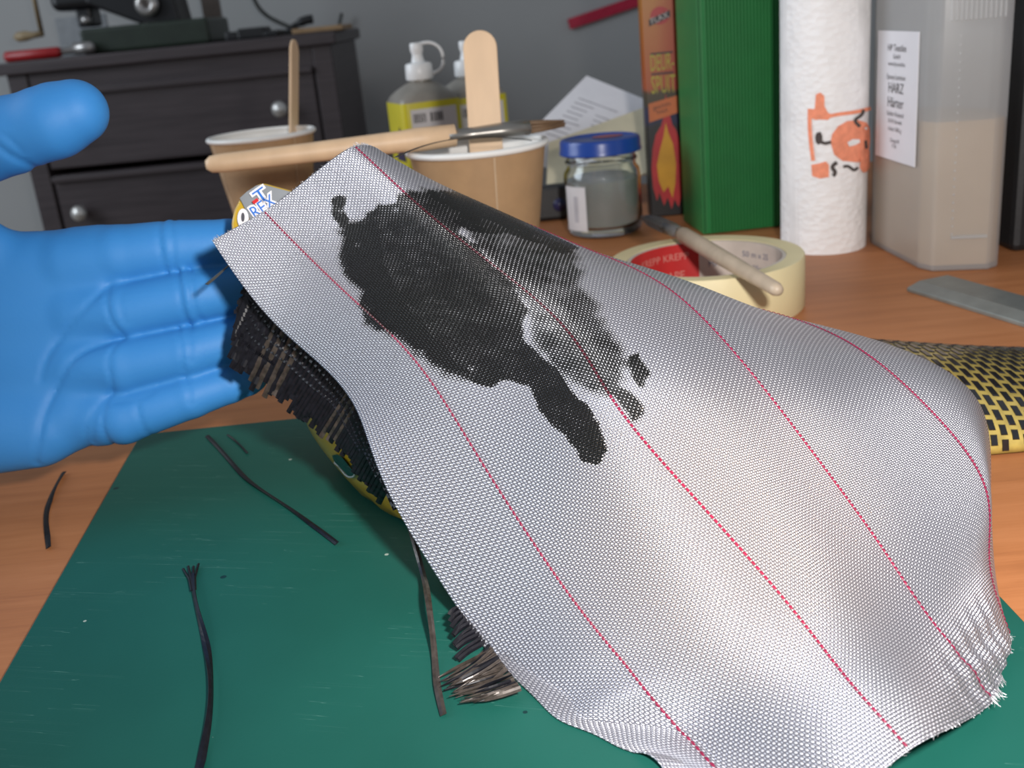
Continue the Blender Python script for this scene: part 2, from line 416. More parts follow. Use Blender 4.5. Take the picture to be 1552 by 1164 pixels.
CB = P(722, 214, .562); CL = P(396, 203, .745)
paper_cup(CB[0], CB[1], 'brown paper cup with white rim holding the wide flat stick', (-1.35,))
paper_cup(CL[0], CL[1], 'brown paper cup with white rim holding the thin upright stick', (-2.55, -.75))

def craft_stick(base, top, ang, label):
    base, top = np.asarray(base, float), np.asarray(top, float); L = np.linalg.norm(top - base)
    poly = []
    wd = .0092
    for a in np.linspace(0, math.pi, 14): poly.append((wd * math.cos(a), L - wd + wd * math.sin(a)))
    for a in np.linspace(math.pi, 2 * math.pi, 14): poly.append((wd * math.cos(a), wd + wd * math.sin(a)))
    v, f = prism(poly, -.0009, .0009, .0004, 2)
    ez = unit(top - base); ex = np.array([math.cos(ang), math.sin(ang), 0]); ex = unit(ex - ez * (ex @ ez)); ey = np.cross(ez, ex)
    return tag(obj('craft_stick', xf(v, frame(base, ex, ez, ey)), f, WOODL, origin=base), label, 'wooden stick', 'wooden mixing sticks')
tp = P(726, 46, .575); craft_stick((CB[0] + .002, CB[1] + .008, TT + .0115), tp, -0.06, 'wide flat wooden stick with rounded top standing in the nearer cup')
tp = P(446, 60, .765); craft_stick((CL[0] + .009, CL[1] + .006, TT + .0115), tp, math.radians(83), 'thin wooden stick seen edge-on standing in the cup near the glove')

# brush lying across the nearer cup
b0, b1, b2, b3 = P(312, 250, .535), P(690, 205, .553), P(800, 193, .560), P(858, 186, .564)
hb = TT + .0875 + .0017
for q in (b0, b1, b2, b3): pass
br = thing('flat_paint_brush', 'wooden-handled brush with steel ferrule lying across the cup rim', 'brush', b1)
ax = unit(b1 - b0); Lh = np.linalg.norm(b1 - b0)
ss = [0, .0025, .009, .05, .10, Lh - .02, Lh]; rs = [.0022, .0042, .0048, .0050, .0056, .0062, .0058]
obj('handle', *tube([b0 + ax * s for s in ss], rs, 18), WOODL, br, True)
a2 = unit(b3 - b1); Lf = np.linalg.norm(b2 - b1)
obj('ferrule', *tube([b1 - a2 * .004, b1 + a2 * .01, b1 + a2 * Lf * .6, b1 + a2 * Lf], [.0063, .0064, .0078, .0088], 18, True, .48), mat('tinned_ferrule', (0.33, 0.31, 0.28), 0.35, 0.8), br, True)
v, f = [], []
parts = []
for k in range(46):
    a = random.uniform(-1, 1); c = random.uniform(-1, 1) * .32
    s = np.cross(a2, Z3); s = unit(s); p0 = b1 + a2 * (Lf - .003) + s * a * .0075 + Z3 * c * .009
    p1 = p0 + a2 * (.020 + .004 * random.random() - .006 * a * a) + s * (-a * .001) + Z3 * (-c * .004)
    parts.append(tube([p0, (p0 + p1) / 2, p1], [.0009, .0009, .0003], 5))
o = obj('bristles', *merge(*parts), mat('brown_bristle', (0.16, 0.095, 0.05), 0.6), br, True); o['kind'] = 'stuff'

# ------------------------------------------------------------------ two squeeze bottles
def squeeze_bottle(c, ang, label, w=.0245):
    h = P(655, 153, c[3])[2] - TT
    t = thing('squeeze_bottle', label, 'bottle', (c[0], c[1], TT), 'white-capped squeeze bottles')
    def ring(hw, z, r):
        pts = []
        for qx, qy, s in ((1, 1, 0), (-1, 1, 90), (-1, -1, 180), (1, -1, 270)):
            for d in (0, 30, 60, 90):
                a = math.radians(s + d); pts.append((qx * (hw - r) + r * math.cos(a), qy * (hw - r) + r * math.sin(a), z))
        return pts
    def loft(rs):
        v = []; f = []
        for R_ in rs: v += R_
        for i in range(len(rs) - 1):
            for k in range(16): f.append((i * 16 + k, i * 16 + (k + 1) % 16, i * 16 + 16 + (k + 1) % 16, i * 16 + 16 + k))
        f.append(list(range(16))[::-1]); f.append([(len(rs) - 1) * 16 + k for k in range(16)])
        ca, sa = math.cos(ang), math.sin(ang)
        return [(c[0] + x * ca - y * sa, c[1] + x * sa + y * ca, TT + z) for x, y, z in v], f
    body = [ring(w - .002, 0, .005), ring(w, .002, .006), ring(w, h, .006), ring(w * .95, h + .004, .010), ring(w * .80, h + .0085, .014), ring(w * .55, h + .0125, .012), ring(w * .36, h + .0145, .0087), ring(w * .34, h + .018, .0083)]
    obj('bottle_body', *loft(body), mat('translucent_bottle', (0.34, 0.31, 0.27), 0.35, Transmission_Weight=0.25), t, True, sharp=50)
    obj('label_wrap', *loft([ring(w + .0003, .018, .006), ring(w + .0004, .019, .006), ring(w + .0004, h - .001, .006), ring(w + .0003, h, .006)]), mat('yellow_label', (0.56, 0.49, 0.012), 0.45, var=.04), t, True, sharp=50)
    zc = h + .0160; WC = mat('white_cap_plastic', (0.80, 0.80, 0.79), 0.35, var=.02)
    obj('screw_cap', *lathe([(.0106, zc), (.0112, zc + .001), (.0108, zc + .0110), (.0098, zc + .0125), (.0048, zc + .0135)], 28, (c[0], c[1], TT)), WC, t, True, sharp=40)
    obj('nozzle', *lathe([(.0056, zc + .0125), (.0042, zc + .0185), (.0044, zc + .0200), (.0052, zc + .0220), (.0053, zc + .0270), (.0046, zc + .0280)], 24, (c[0], c[1], TT)), WC, t, True, sharp=40)
    lp = [(c[0] + a_, c[1], TT + zc + b_) for a_, b_ in ((.003, .0270), (.011, .0272), (.018, .0230), (.0205, .0150), (.018, .0070), (.010, .0035))]
    obj('cap_tether', *tube(curve(lp, 20), .0013, 8), WC, t, True)
    # white sticker with a bar code block on the front face, dark triangle on the side face
    fx = np.array([math.cos(ang), math.sin(ang), 0]); fy = np.array([-math.sin(ang), math.cos(ang), 0])
    org = np.array([c[0], c[1], TT]) - fy * (w + .0006)
    FR = frame(org, fx, Z3, -fy)
    v, f = box((-.0185, h - .030, 0), (.0195, h - .005, .0003)); st = obj('sticker', xf(v, FR), f, mat('white_sticker', (0.60, 0.58, 0.58), 0.5, var=.02), t)
    bars = []; x = -.0165
    while x < .008:
        ww = random.choice((.0004, .0007, .0011))
        if not -.0065 < x < -.0035: bars.append(box((x, h - .0155, .0003), (x + ww, h - .0085, .0005)))
        x += ww + random.choice((.0005, .0008))
    v, f = merge(*bars); obj('bar_code', xf(v, FR), f, mat('black_ink', (0.015, 0.013, 0.016), 0.5), st)
    L = frame(np.array([c[0], c[1], TT]) - fx * (w + .0006), -fy, Z3, -fx)
    v, f = prism([(-.004, h - .045), (.020, h - .045), (.012, h - .018)], 0, .0004); obj('warning_mark', xf(v, L), f, mat('violet_ink', (0.03, 0.02, 0.06), 0.5), t)
B1 = [*P(640, 150, .855), .832]; B2 = [*P(713, 150, .895), .872]
squeeze_bottle(B1, math.radians(20), 'squeeze bottle with yellow label, its white cap and looped tether in full view')
squeeze_bottle(B2, math.radians(20), 'squeeze bottle with yellow label half hidden behind the flat wooden stick')

# ------------------------------------------------------------------ papers and black case behind the jar
def sheet(name, quad, th, m, label, cat, lines=None):
    a, b, c, d = [np.asarray(q, float) for q in quad]      # a->b bottom edge, d->c top edge
    n = unit(np.cross(b - a, d - a)); NU = 9
    v, f = [], []
    for s, z in ((0, 0), (1, th)):
        for i in range(NU):
            for j in range(NU):
                u, w_ = i / (NU - 1), j / (NU - 1)
                p = a * (1 - u) * (1 - w_) + b * u * (1 - w_) + c * u * w_ + d * (1 - u) * w_
                v.append(p + n * (z + .0025 * math.sin(math.pi * u) * math.sin(math.pi * w_)))
    g = grid_faces(NU, NU); f = [q[::-1] for q in g] + [[k + NU * NU for k in q] for q in g]
    E_ = [i * NU for i in range(NU)] + [(NU - 1) * NU + j for j in range(1, NU)] + [i * NU + NU - 1 for i in range(NU - 2, -1, -1)] + [j for j in range(NU - 2, 0, -1)]
    for i in range(len(E_)):
        p, q = E_[i], E_[(i + 1) % len(E_)]; f.append((p, q, q + NU * NU, p + NU * NU))
    t = thing(name, label, cat, a)
    obj('page', v, f, m, t)
    if lines:
        sgn = 1 if (n @ (CAM - a)) > 0 else -1
        parts = []
        for (u0, w0, u1, w1) in lines:
            q = [(u0, w0), (u1, w0), (u1, w1), (u0, w1)]; vv = []
            for u, w_ in q:
                p = a * (1 - u) * (1 - w_) + b * u * (1 - w_) + c * u * w_ + d * (1 - u) * w_
                vv.append(p + n * ((th if sgn > 0 else 0) + sgn * .0005 + .0025 * math.sin(math.pi * u) * math.sin(math.pi * w_)))
            parts.append((vv, [(0, 1, 2, 3)]))
        obj('printed_lines', *merge(*parts), mat('faint_grey_print', (0.42, 0.40, 0.42), 0.6), t)
    return t
ln = []
for k in range(9):
    for u0, u1 in ((.14, .62), ):
        ln.append((u0, .30 + k * .055, u1 - (.25 if k in (3, 7) else 0), .312 + k * .055))
sheet('printed_sheet', (P(770, 235, .93), P(930, 290, .905), P(1000, 160, .96), P(889, 115, .99)), .0003, mat('white_paper', (0.84, 0.81, 0.83), 0.6, var=.03), 'white sheet with faint printed lines leaning behind the jar', 'paper', ln)
sheet('beige_envelope', (P(828, 295, .835), P(980, 265, .83), P(990, 160, .89), P(832, 218, .885)), .0015, mat('beige_card', (0.68, 0.60, 0.42), 0.6, var=.05), 'plain beige envelope leaning between the cup and the jar', 'envelope')
bq = onz(838, 335); blk = thing('black_case', 'small black case standing between the cup and the jar', 'case', (bq[0] + .02, bq[1] + .02, TT))
obj('shell', *box((bq[0] - .025, bq[1], TT), (bq[0] + .03, bq[1] + .014, TT + .0265), .003), mat('black_plastic', (0, 0, 0)), blk)
obj('lens_ring', *tube([(bq[0] + .006, bq[1] + .001, TT + .012), (bq[0] + .006, bq[1] - .0015, TT + .012)], .005, 16), mat('dark_blue_plastic', (0.03, 0.03, 0.09), 0.25), blk, True)

# ------------------------------------------------------------------ glass jar
def glass_mat(name, col=(0.96, 0.98, 0.97), ior=1.45, rough=0.01):
    t = NT(name); t.set(Base_Color=t.ramp(t.noise(20, 1), [(0, col), (1, col)]), Roughness=rough, IOR=ior, Transmission_Weight=1.0); return t.m
def cloudy_mat():
    t = NT('cloudy_liquid'); t.set(Base_Color=t.ramp(t.noise(40, 2), [(.3, (.56, .59, .58)), (.7, (.62, .65, .64))]), Roughness=.15, IOR=1.33, Transmission_Weight=.55); return t.m
jf = onz(918, 364); JC = np.array([jf[0] + .003, jf[1] + .0275, TT])
jar = thing('glass_jar', 'small glass jar with blue lid and clear liquid inside', 'jar', JC)
go = [(0, .0), (.022, .0), (.0255, .002), (.0268, .006), (.0268, .040), (.0262, .044), (.0240, .047), (.0238, .050), (.0250, .0505), (.0250, .052), (.0238, .0525), (.0238, .062)]
gi = [(.0222, .062), (.0222, .047), (.0248, .043), (.0252, .040), (.0252, .0095), (.0235, .0065), (.0, .006)]
obj('glass_body', *lathe(go + gi, 56, JC), glass_mat('clear_glass'), jar, True, sharp=60)
obj('liquid', *lathe([(0, .0064), (.0234, .0070), (.0250, .0100), (.0250, .0385), (0, .0385)], 56, JC), cloudy_mat(), jar, True, sharp=60)
LB = mat('blue_lid_enamel', (0.012, 0.055, 0.30), 0.28, var=.05)
ld = obj('lid', *lathe([(.0278, .0562), (.0284, .0566), (.0284, .0580), (.0278, .0592), (.0278, .0642), (.0270, .0660), (.0245, .0665), (.0235, .0657), (0, .0657)], 56, JC), LB, jar, True, sharp=50)
v, f = [], []
for k in range(24):
    a = 2 * math.pi * k / 24 ; v.append((JC[0] + .006 + .011 * math.cos(a), JC[1] + .004 + .008 * math.sin(a), TT + .0660))
obj('lid_print', v, [list(range(24))], mat('faded_red_print', (0.35, 0.08, 0.10), 0.4), ld)
v, f = lathe([(.0271, .006), (.0272, .0065), (.0272, .036), (.0271, .0365)], 10, JC, math.radians(196), math.radians(238))
lb = obj('paper_label', v, f, mat('jar_paper_label', (0.60, 0.57, 0.57), 0.6, var=.06), jar, True)
v, f = lathe([(.02735, .012), (.02735, .030)], 4, JC, math.radians(216), math.radians(224)); obj('label_print', v, f, mat('faint_grey_print', (0, 0, 0)), lb)

# ------------------------------------------------------------------ tall flame-printed box
def card_mat():
    t = NT('flame_box_print'); g = t.add('ShaderNodeTexCoord').outputs['Generated']
    sp = t.add('ShaderNodeSeparateXYZ'); t.link(g, sp.inputs[0])
    n = t.noise(5, 3, g)
    h = t.math('ADD', sp.outputs['Z'], t.math('MULTIPLY', t.math('SUBTRACT', n, .5), .05))
    c = t.ramp(h, [(0.0, (0.006, 0.005, 0.006)), (0.30, (0.008, 0.008, 0.010)), (0.315, (0.006, 0.008, 0.05)), (0.36, (0.006, 0.008, 0.05)), (0.375, (0.03, 0.025, 0.008)), (0.415, (0.05, 0.03, 0.01)), (0.43, (0.36, 0.065, 0.012)), (1.0, (0.40, 0.21, 0.008))])
    side = t.math('MULTIPLY', t.math('GREATER_THAN', h, .425), t.math('MULTIPLY_ADD', sp.outputs['X'], 1.6, -.55, True))
    c = t.mix(t.math('MULTIPLY', side, .85), c, (0.32, 0.022, 0.012)); t.set(Base_Color=c, Roughness=.4); return t.m
xb0, xb1 = onz(986, 330), onz(1031, 326)
BW = xb1[0] - xb0[0] + .0030; BO = np.array([xb0[0] + .0004, xb0[1], TT]); BH = .215
fb = thing('flame_print_box', 'tall narrow yellow and red box with a flame printed at its foot', 'box', (BO[0] + BW / 2, BO[1] + .02, TT))
obj('carton', *box(BO, BO + np.array([BW, .014, BH]), .0008), card_mat(), fb)
FRB = lambda dz: frame(BO + np.array([BW / 2, -dz, 0]), (1, 0, 0), (0, 0, 1), (0, -1, 0))
def flame(name, pts, m, dz):
    obj(name, xf([(x * BW, z, 0) for x, z in pts], FRB(dz)), [list(range(len(pts)))], m, fb)
flame('flame_red', [(-.40, .022), (-.30, .012), (-.22, .018), (-.1, .008), (.02, .014), (.12, .005), (.22, .012), (.33, .006), (.42, .014), (.46, .035), (.44, .052), (.34, .062), (.24, .066), (.16, .076), (.08, .088), (.03, .074), (-.08, .066), (-.25, .060), (-.36, .05), (-.42, .036)], mat('flame_red_ink', (0.42, 0.015, 0.02), .45), .0003)
flame('flame_yellow', [(-.22, .026), (-.1, .018), (.05, .022), (.16, .013), (.26, .024), (.30, .038), (.24, .052), (.12, .060), (.05, .068), (-.03, .058), (-.16, .048), (-.26, .038)], mat('flame_yellow_ink', (0.55, 0.27, 0.01), .45), .0006)
def boxtext(s, size, x, z, m, dz=.0006, sx=1.0, rot=0.0):
    v, f = text(s, size); cr, sr = math.cos(rot), math.sin(rot)
    obj('printed_text', xf([((a * cr * sx - b * sr) + x, (a * sr * sx + b * cr) + z, 0) for a, b, c_ in v], FRB(dz)), f, m, fb)
INK = mat('black_ink', (0, 0, 0)); YEL = mat('yellow_green_ink', (0.36, 0.33, 0.02), .45)
zf = lambda py: ony(995, py, BO[1])[2] - TT
pts = [(.0 + .0068 * math.cos(a), .0060 * math.sin(a)) for a in np.linspace(0, 2 * math.pi, 24, endpoint=False)]
obj('red_badge', xf([(x + .0005, z + zf(24), 0) for x, z in pts], FRB(.0004)), [list(range(24))], mat('badge_red_ink', (0.36, 0.012, 0.015), .45), fb)
v, f = prism([(-.0075, -.0035), (.0075, .0015), (.0075, .0060), (-.0075, .0010)], 0, .0002); obj('badge_band', xf([(x, y + zf(31), z) for x, y, z in v], FRB(.0005)), f, mat('black_ink', (0, 0, 0)), fb)
boxtext('FLAX', .0058, .0, zf(30) + .0008, mat('grey_white_ink', (0.42, 0.38, 0.38), .45), .0009, .95, .30)
boxtext('DEUR-', .0165, .0005, zf(96), YEL, .0006, .36); boxtext('SPUIT', .0175, .0008, zf(130), YEL, .0006, .40)
for z in (zf(81), zf(112)):
    v, f = box((-.0075, -.0006, 0), (.0085, .0006, .0002)); obj('print_rule', xf([(x, y + z, q) for x, y, q in v], FRB(.0005)), f, INK, fb)
v, f = prism([(-.0105, -.009), (.0105, -.004), (.0105, .008), (-.0105, .004)], 0, .0002); obj('orange_panel', xf([(x, y + zf(165), z) for x, y, z in v], FRB(.0005)), f, mat('orange_ink', (0.52, 0.13, 0.03), .45), fb)
boxtext('geschikt', .0040, -.001, zf(161), INK, .0009, 1.0, .2); boxtext('hout', .0042, -.001, zf(169), INK, .0009, 1.0, .2)

# ------------------------------------------------------------------ green ribbed case
GP = mat('green_plastic', (0.016, 0.170, 0.042), 0.42, var=.06)
g0, g1, g2 = onz(1033, 348), onz(1066, 357), onz(1197, 342)
GO = g1.copy(); ex = unit(np.array([g2[0] - g1[0], g2[1] - g1[1], 0])); GWd = np.linalg.norm((g2 - g1)[:2]); ey = np.array([-ex[1], ex[0], 0])
gb = thing('green_ribbed_case', 'tall green plastic case with fine vertical ribs', 'case', GO + ey * .02)
g0b = onz(1036, 336); side = unit(np.array([*(g0b - g1)[:2], 0])); SL = np.linalg.norm((g0b - g1)[:2])
GH = .225
def quadbox(o, a, la, b, lb, z0, z1, bev=.001):
    v, f = box((0, 0, z0), (la, lb, z1), bev); return xf(v, frame((o[0], o[1], TT), a, b, Z3)), f
obj('case_body', *quadbox(GO + ex * .002 + side * .002, ex, GWd - .002, side, SL, 0, GH), GP, gb)
obj('side_panel', *quadbox(GO, side, SL, ex, .003, .0005, GH + .001), GP, gb)
rib = []; n = 22; wv = (GWd - .012) / n
prof = [(0, 0)]
for i in range(n):
    x = .004 + i * wv; prof += [(x, 0), (x + wv * .25, -.0014), (x + wv * .65, -.0014), (x + wv * .9, 0)]
prof += [(GWd - .004, 0), (GWd - .004, .004), (0, .004)]
v, f = prism(prof, .001, GH, 0); obj('ribbed_panel', xf(v, frame((GO + side * .0)[:3] * np.array([1, 1, 0]) + Z3 * TT, ex, ey, Z3)), f, GP, gb)
obj('edge_strip', *quadbox(GO + ex * (GWd - .004) - ey * .0012, ex, .006, ey, .05, 0, GH + .001), mat('olive_edge_plastic', (0.10, 0.125, 0.045), .45), gb)

# ------------------------------------------------------------------ kitchen roll
def towel_mat():
    t = NT('embossed_tissue'); tc = t.add('ShaderNodeTexCoord').outputs['UV']
    vo = t.add('ShaderNodeTexVoronoi'); vo.inputs['Scale'].default_value = 1.0
    mp = t.add('ShaderNodeMapping'); mp.inputs['Scale'].default_value = (34, 75, 1); t.link(tc, mp.inputs[0]); t.link(mp.outputs[0], vo.inputs['Vector'])
    n = t.noise(60, 2)
    t.set(Base_Color=t.ramp(n, [(.3, (0.80, 0.78, 0.77)), (.7, (0.86, 0.84, 0.83))]), Roughness=.9, Sheen_Weight=.2)
    t.bump(vo.outputs['Distance'], .55, .0012); return t.m
tb = onz(1260, 386); TRr = .0252; TC = np.array([tb[0] + .003, tb[1] + TRr, TT]); TH = .24
tw = thing('kitchen_roll', 'upright white kitchen roll with an orange and black printed motif', 'paper roll', TC)
def cyl_sheet(R_, z0, z1, nu, nv, wob=0.0):
    v, f, uv = [], [], []
    for i in range(nu + 1):
        a = 2 * math.pi * i / nu
        for j in range(nv + 1):
            z = z0 + (z1 - z0) * j / nv; r = R_ + wob * math.sin(3 * a + 9 * z) 
            v.append((TC[0] + r * math.cos(a), TC[1] + r * math.sin(a), TT + z)); uv.append((i / nu, j / nv))
    return v, grid_faces(nu + 1, nv + 1), uv
v, f, uv = cyl_sheet(TRr, 0, TH, 72, 30, .00025)
o = obj('paper_sheet', v, f, towel_mat(), tw, True)
ul = o.data.uv_layers.new(name='UVMap')
for lp in o.data.loops: ul.data[lp.index].uv = uv[lp.vertex_index]
obj('roll_end', *lathe([(TRr - .0002, .0004), (.020, .0004), (.020, TH - .0004), (TRr - .0002, TH - .0004), (TRr - .0002, .0004)], 48, TC), mat('tissue_edge', (0.78, 0.76, 0.75), .9), tw)
# print on the paper: outlines given in photo pixels relative to the roll, wrapped on the cylinder
def wrap(px, py, dr):
    v = ray(px, py); o_ = CAM - TC; a = v[0] ** 2 + v[1] ** 2; b = o_[0] * v[0] + o_[1] * v[1]; c = o_[0] ** 2 + o_[1] ** 2 - (TRr + dr) ** 2
    disc = max(b * b - a * c, 0); return CAM + v * ((-b - math.sqrt(disc)) / a)
ORG = mat('orange_print_ink', (0.82, 0.28, 0.16), .8, var=.12, scale=250); DKI = mat('dark_print_ink', (0.07, 0.055, 0.05), .8)
def blob(name, poly, m, dr=.0006):
    poly = np.asarray(poly, float); c = poly.mean(0); rings = [c + (poly - c) * s for s in (.34, .67, 1.0)]; n = len(poly)
    v = [wrap(*c, dr)] + [wrap(*p, dr) for r in rings for p in r]; f = []
    for k in range(n):
        k2 = (k + 1) % n; f.append((0, 1 + k, 1 + k2))
        for q in range(2): f.append((1 + q * n + k, 1 + q * n + n + k, 1 + q * n + n + k2, 1 + q * n + k2))
    obj(name, v, f, m, tw)
def stroke(name, pts, wpx, m, dr=.0007):
    pts = curve(np.array(pts, float), 18); v = []
    for i in range(len(pts)):
        t = pts[min(i + 1, len(pts) - 1)] - pts[max(i - 1, 0)]; t = t / np.linalg.norm(t); nn = np.array([-t[1], t[0]])
        v += [wrap(*(pts[i] + nn * wpx / 2), dr), wrap(*(pts[i] - nn * wpx / 2), dr)]
    obj(name, v, grid_faces(len(pts), 2), m, tw)
def zc(L): return [(1190 + x * .1546, 120 + y * .1546) for x, y in L]
blob('print_patch', zc([(300, 150), (345, 130), (385, 165), (385, 260), (420, 330), (470, 350), (420, 400), (330, 395), (300, 400), (245, 380), (235, 300), (290, 290)]), ORG)
stroke('print_line', zc([(240, 290), (240, 450), (250, 600), (275, 800)]), 6, ORG)
stroke('print_line', zc([(400, 370), (520, 345), (700, 320), (840, 285)]), 5.5, ORG)
blob('print_patch', zc([(445, 620), (460, 540), (520, 460), (610, 410), (720, 400), (800, 425), (830, 480), (835, 600), (820, 720), (800, 810), (700, 815), (560, 800), (480, 740)]), ORG)
blob('print_patch', zc([(740, 700), (830, 700), (830, 860), (800, 910), (765, 915), (735, 870)]), ORG, .0008)
blob('print_patch', zc([(255, 840), (330, 825), (400, 805), (430, 840), (430, 960), (340, 975), (265, 950)]), ORG)
blob('print_gap', zc([(610, 620), (660, 590), (730, 590), (735, 620), (690, 645), (630, 660)]), mat('tissue_edge', (0, 0, 0)), .0010)
stroke('print_mark', zc([(330, 520), (350, 570), (330, 630), (310, 590), (325, 530), (345, 600), (380, 628), (450, 615)]), 5, DKI)
stroke('print_mark', zc([(770, 300), (750, 350), (690, 400), (735, 465)]), 5, DKI, .0009)
stroke('print_mark', zc([(510, 815), (465, 870), (490, 910), (470, 950)]), 6, DKI)
stroke('print_mark', zc([(570, 860), (620, 855), (680, 890), (715, 865)]), 4.5, DKI)
stroke('print_mark', zc([(790, 600), (800, 680)]), 4, DKI, .001)

# ------------------------------------------------------------------ plastic canister
def hdpe():
    t = NT('translucent_white_plastic'); b = t.b
    t.set(Base_Color=t.ramp(t.noise(30, 2), [(.3, (0.70, 0.70, 0.70)), (.7, (0.76, 0.76, 0.75))]), Roughness=.33)
    tr = t.add('ShaderNodeBsdfTransparent'); tl = t.add('ShaderNodeBsdfTranslucent'); tl.inputs[0].default_value = (.62, .62, .62, 1)
    m1 = t.add('ShaderNodeMixShader'); m1.inputs[0].default_value = .38; t.link(b.outputs[0], m1.inputs[1]); t.link(tl.outputs[0], m1.inputs[2])
    m2 = t.add('ShaderNodeMixShader'); m2.inputs[0].default_value = .48; t.link(m1.outputs[0], m2.inputs[1]); t.link(tr.outputs[0], m2.inputs[2])
    t.link(m2.outputs[0], t.n['Material Output'].inputs[0]); return t.m
q0, q1, q2, q3 = onz(1320, 371), onz(1390, 408), onz(1412, 413), onz(1518, 409)
e1 = unit(np.array([*(q3 - q2)[:2], 0])); e2 = np.array([-e1[1], e1[0], 0])
# outline polygon (rounded, chamfered corner to the camera)
base_poly = [q2[:2], q3[:2] - e1[:2] * .006, q3[:2] + e2[:2] * .006, q3[:2] + e2[:2] * .050, q3[:2] + e2[:2] * .056 - e1[:2] * .008]
l0 = q0[:2]; base_poly += [l0 + e2[:2] * .034 + e1[:2] * .004, l0 + e2[:2] * .006, l0, q1[:2]]
cc = np.mean(base_poly, axis=0)
def polyloft(levels, poly=base_poly, n=len(base_poly)):
    v, f = [], []
    for z, s in levels:
        for p in poly:
            q = cc + (np.asarray(p) - cc) * s; v.append((q[0], q[1], TT + z))
    for i in range(len(levels) - 1):
        for k in range(n): f.append((i * n + k, i * n + (k + 1) % n, i * n + n + (k + 1) % n, i * n + n + k))
    f.append(list(range(n))[::-1]); f.append([(len(levels) - 1) * n + k for k in range(n)])
    return v, f
cn = thing('plastic_canister', 'translucent white plastic canister half full of amber liquid', 'canister', (cc[0], cc[1], TT))
HP = hdpe()
def bevelled(vf, off, seg=3):
    bm = bmesh.new(); vs = [bm.verts.new(p) for p in vf[0]]; [bm.faces.new([vs[i] for i in q]) for q in vf[1]]
    bmesh.ops.bevel(bm, geom=list(bm.edges), offset=off, segments=seg, profile=.5, affect='EDGES', clamp_overlap=True); return bm_out(bm)
body = obj('canister_body', *bevelled(polyloft([(0, .985), (.165, 1.0), (.195, .60)]), .0022), HP, cn, True, sharp=35)
obj('canister_neck', *lathe([(.016, .194), (.016, .205), (.019, .206), (.019, .222), (0, .224)], 28, (cc[0], cc[1], TT)), mat('white_cap_plastic', (0, 0, 0)), cn, True, sharp=40)
lz = ony(1470, 178, q2[1] + .01)[2] - TT
lq = NT('amber_resin_liquid'); lq.set(Base_Color=lq.ramp(lq.noise(8, 1), [(0, (.46, .29, .12)), (1, (.50, .32, .135))]), Roughness=.2, Transmission_Weight=.25)
obj('liquid', *polyloft([(.003, .935), (lz, .945)]), lq.m, cn)
nf = lambda s, h: frame(np.array([q2[0], q2[1], TT]), e1, Z3, -e2)
Wf = np.linalg.norm((q3 - q2)[:2]) - .012
Wf = np.linalg.norm((q3 - q2)[:2]) - .008
parts = [box((.004 + i * Wf / 12, .1285, -.0008), (.0052 + i * Wf / 12, .158, .0008), .0004, 1) for i in range(12)]
v, f = merge(*parts); obj('grip_ribs', xf(v, nf(0, 0)), f, HP, cn)
parts = [box((.009 + i * (Wf - .010) / 24, .018, -.0006), (.0098 + i * (Wf - .010) / 24, .0195, .0005)) for i in range(25)] + [box((.009, .02 + i * .0042, -.0006), (.0098, .021 + i * .0042, .0005)) for i in range(25)]
v, f = merge(*parts); obj('stitch_marks', xf(v, nf(0, 0)), f, HP, cn)
# label on the left face
fl_ = unit(np.array([*(q1 - q0)[:2], 0])); fn = np.array([fl_[1], -fl_[0], 0]); Lw = np.linalg.norm((q1 - q0)[:2])
LF = frame(np.array([q0[0], q0[1], TT]) + fn * .0004, fl_, Z3, fn)
def lzf(py): return ony(1362, py, (q0[1] + q1[1]) / 2)[2] - TT
v, f = box((.006, lzf(243), 0), (Lw - .006, lzf(47), .0005)); lab = obj('paper_label', xf(v, LF), f, mat('label_white', (0.70, 0.69, 0.72), .55, var=.02), cn)
LI = mat('label_grey_ink', (0.10, 0.095, 0.10), .6)
for s, py, sz in (('HP Textiles', 73, .0052), ('GmbH', 86, .0035), ('www.hp-textiles', 97, .0034), ('Epoxy-Laminier', 117, .0040), ('HARZ', 134, .0078), ('Härter', 156, .0078), ('Gefahr Reizend', 173, .0036), ('Xi N Umwelt', 184, .0034), ('Inhalt 1000 g', 196, .0034), ('Charge 08', 213, .0030), ('R 36', 221, .003)):
    v, f = text(s, sz); mx = max(abs(a) for a, b, c_ in v); k = min(1.0, (Lw / 2 - .009) / mx)
    obj('label_text', xf([(Lw / 2 + a * k, lzf(py) + b, .0008) for a, b, c_ in v], LF), f, LI, lab)

# ------------------------------------------------------------------ black case at the right edge
ko = np.array([.287, .575]); kb = thing('black_equipment_case', 'large black case at the right edge beyond the canister', 'case', (ko[0] + .1, ko[1] + .06, TT))
obj('case_shell', *box((ko[0], ko[1], TT), (ko[0] + .24, ko[1] + .13, TT + .26), .004), mat('black_textured_plastic', (0.012, 0.012, 0.013), .55, bump=.4, bscale=900, bdist=.0006), kb)
for i in range(18):
    obj('vent_slat', *box((ko[0] + .006, ko[1] - .0012, TT + .015 + i * .0065), (ko[0] + .2, ko[1] + .001, TT + .0185 + i * .0065), .0005, 1), mat('black_plastic', (0, 0, 0)), kb)
zr = ony(1548, 6, ko[1])[2]; obj('red_badge', *box((ko[0] + .003, ko[1] - .0012, zr - .002), (ko[0] + .05, ko[1] + .001, zr + .012), .0005, 1), mat('red_plastic', (0, 0, 0)), kb)

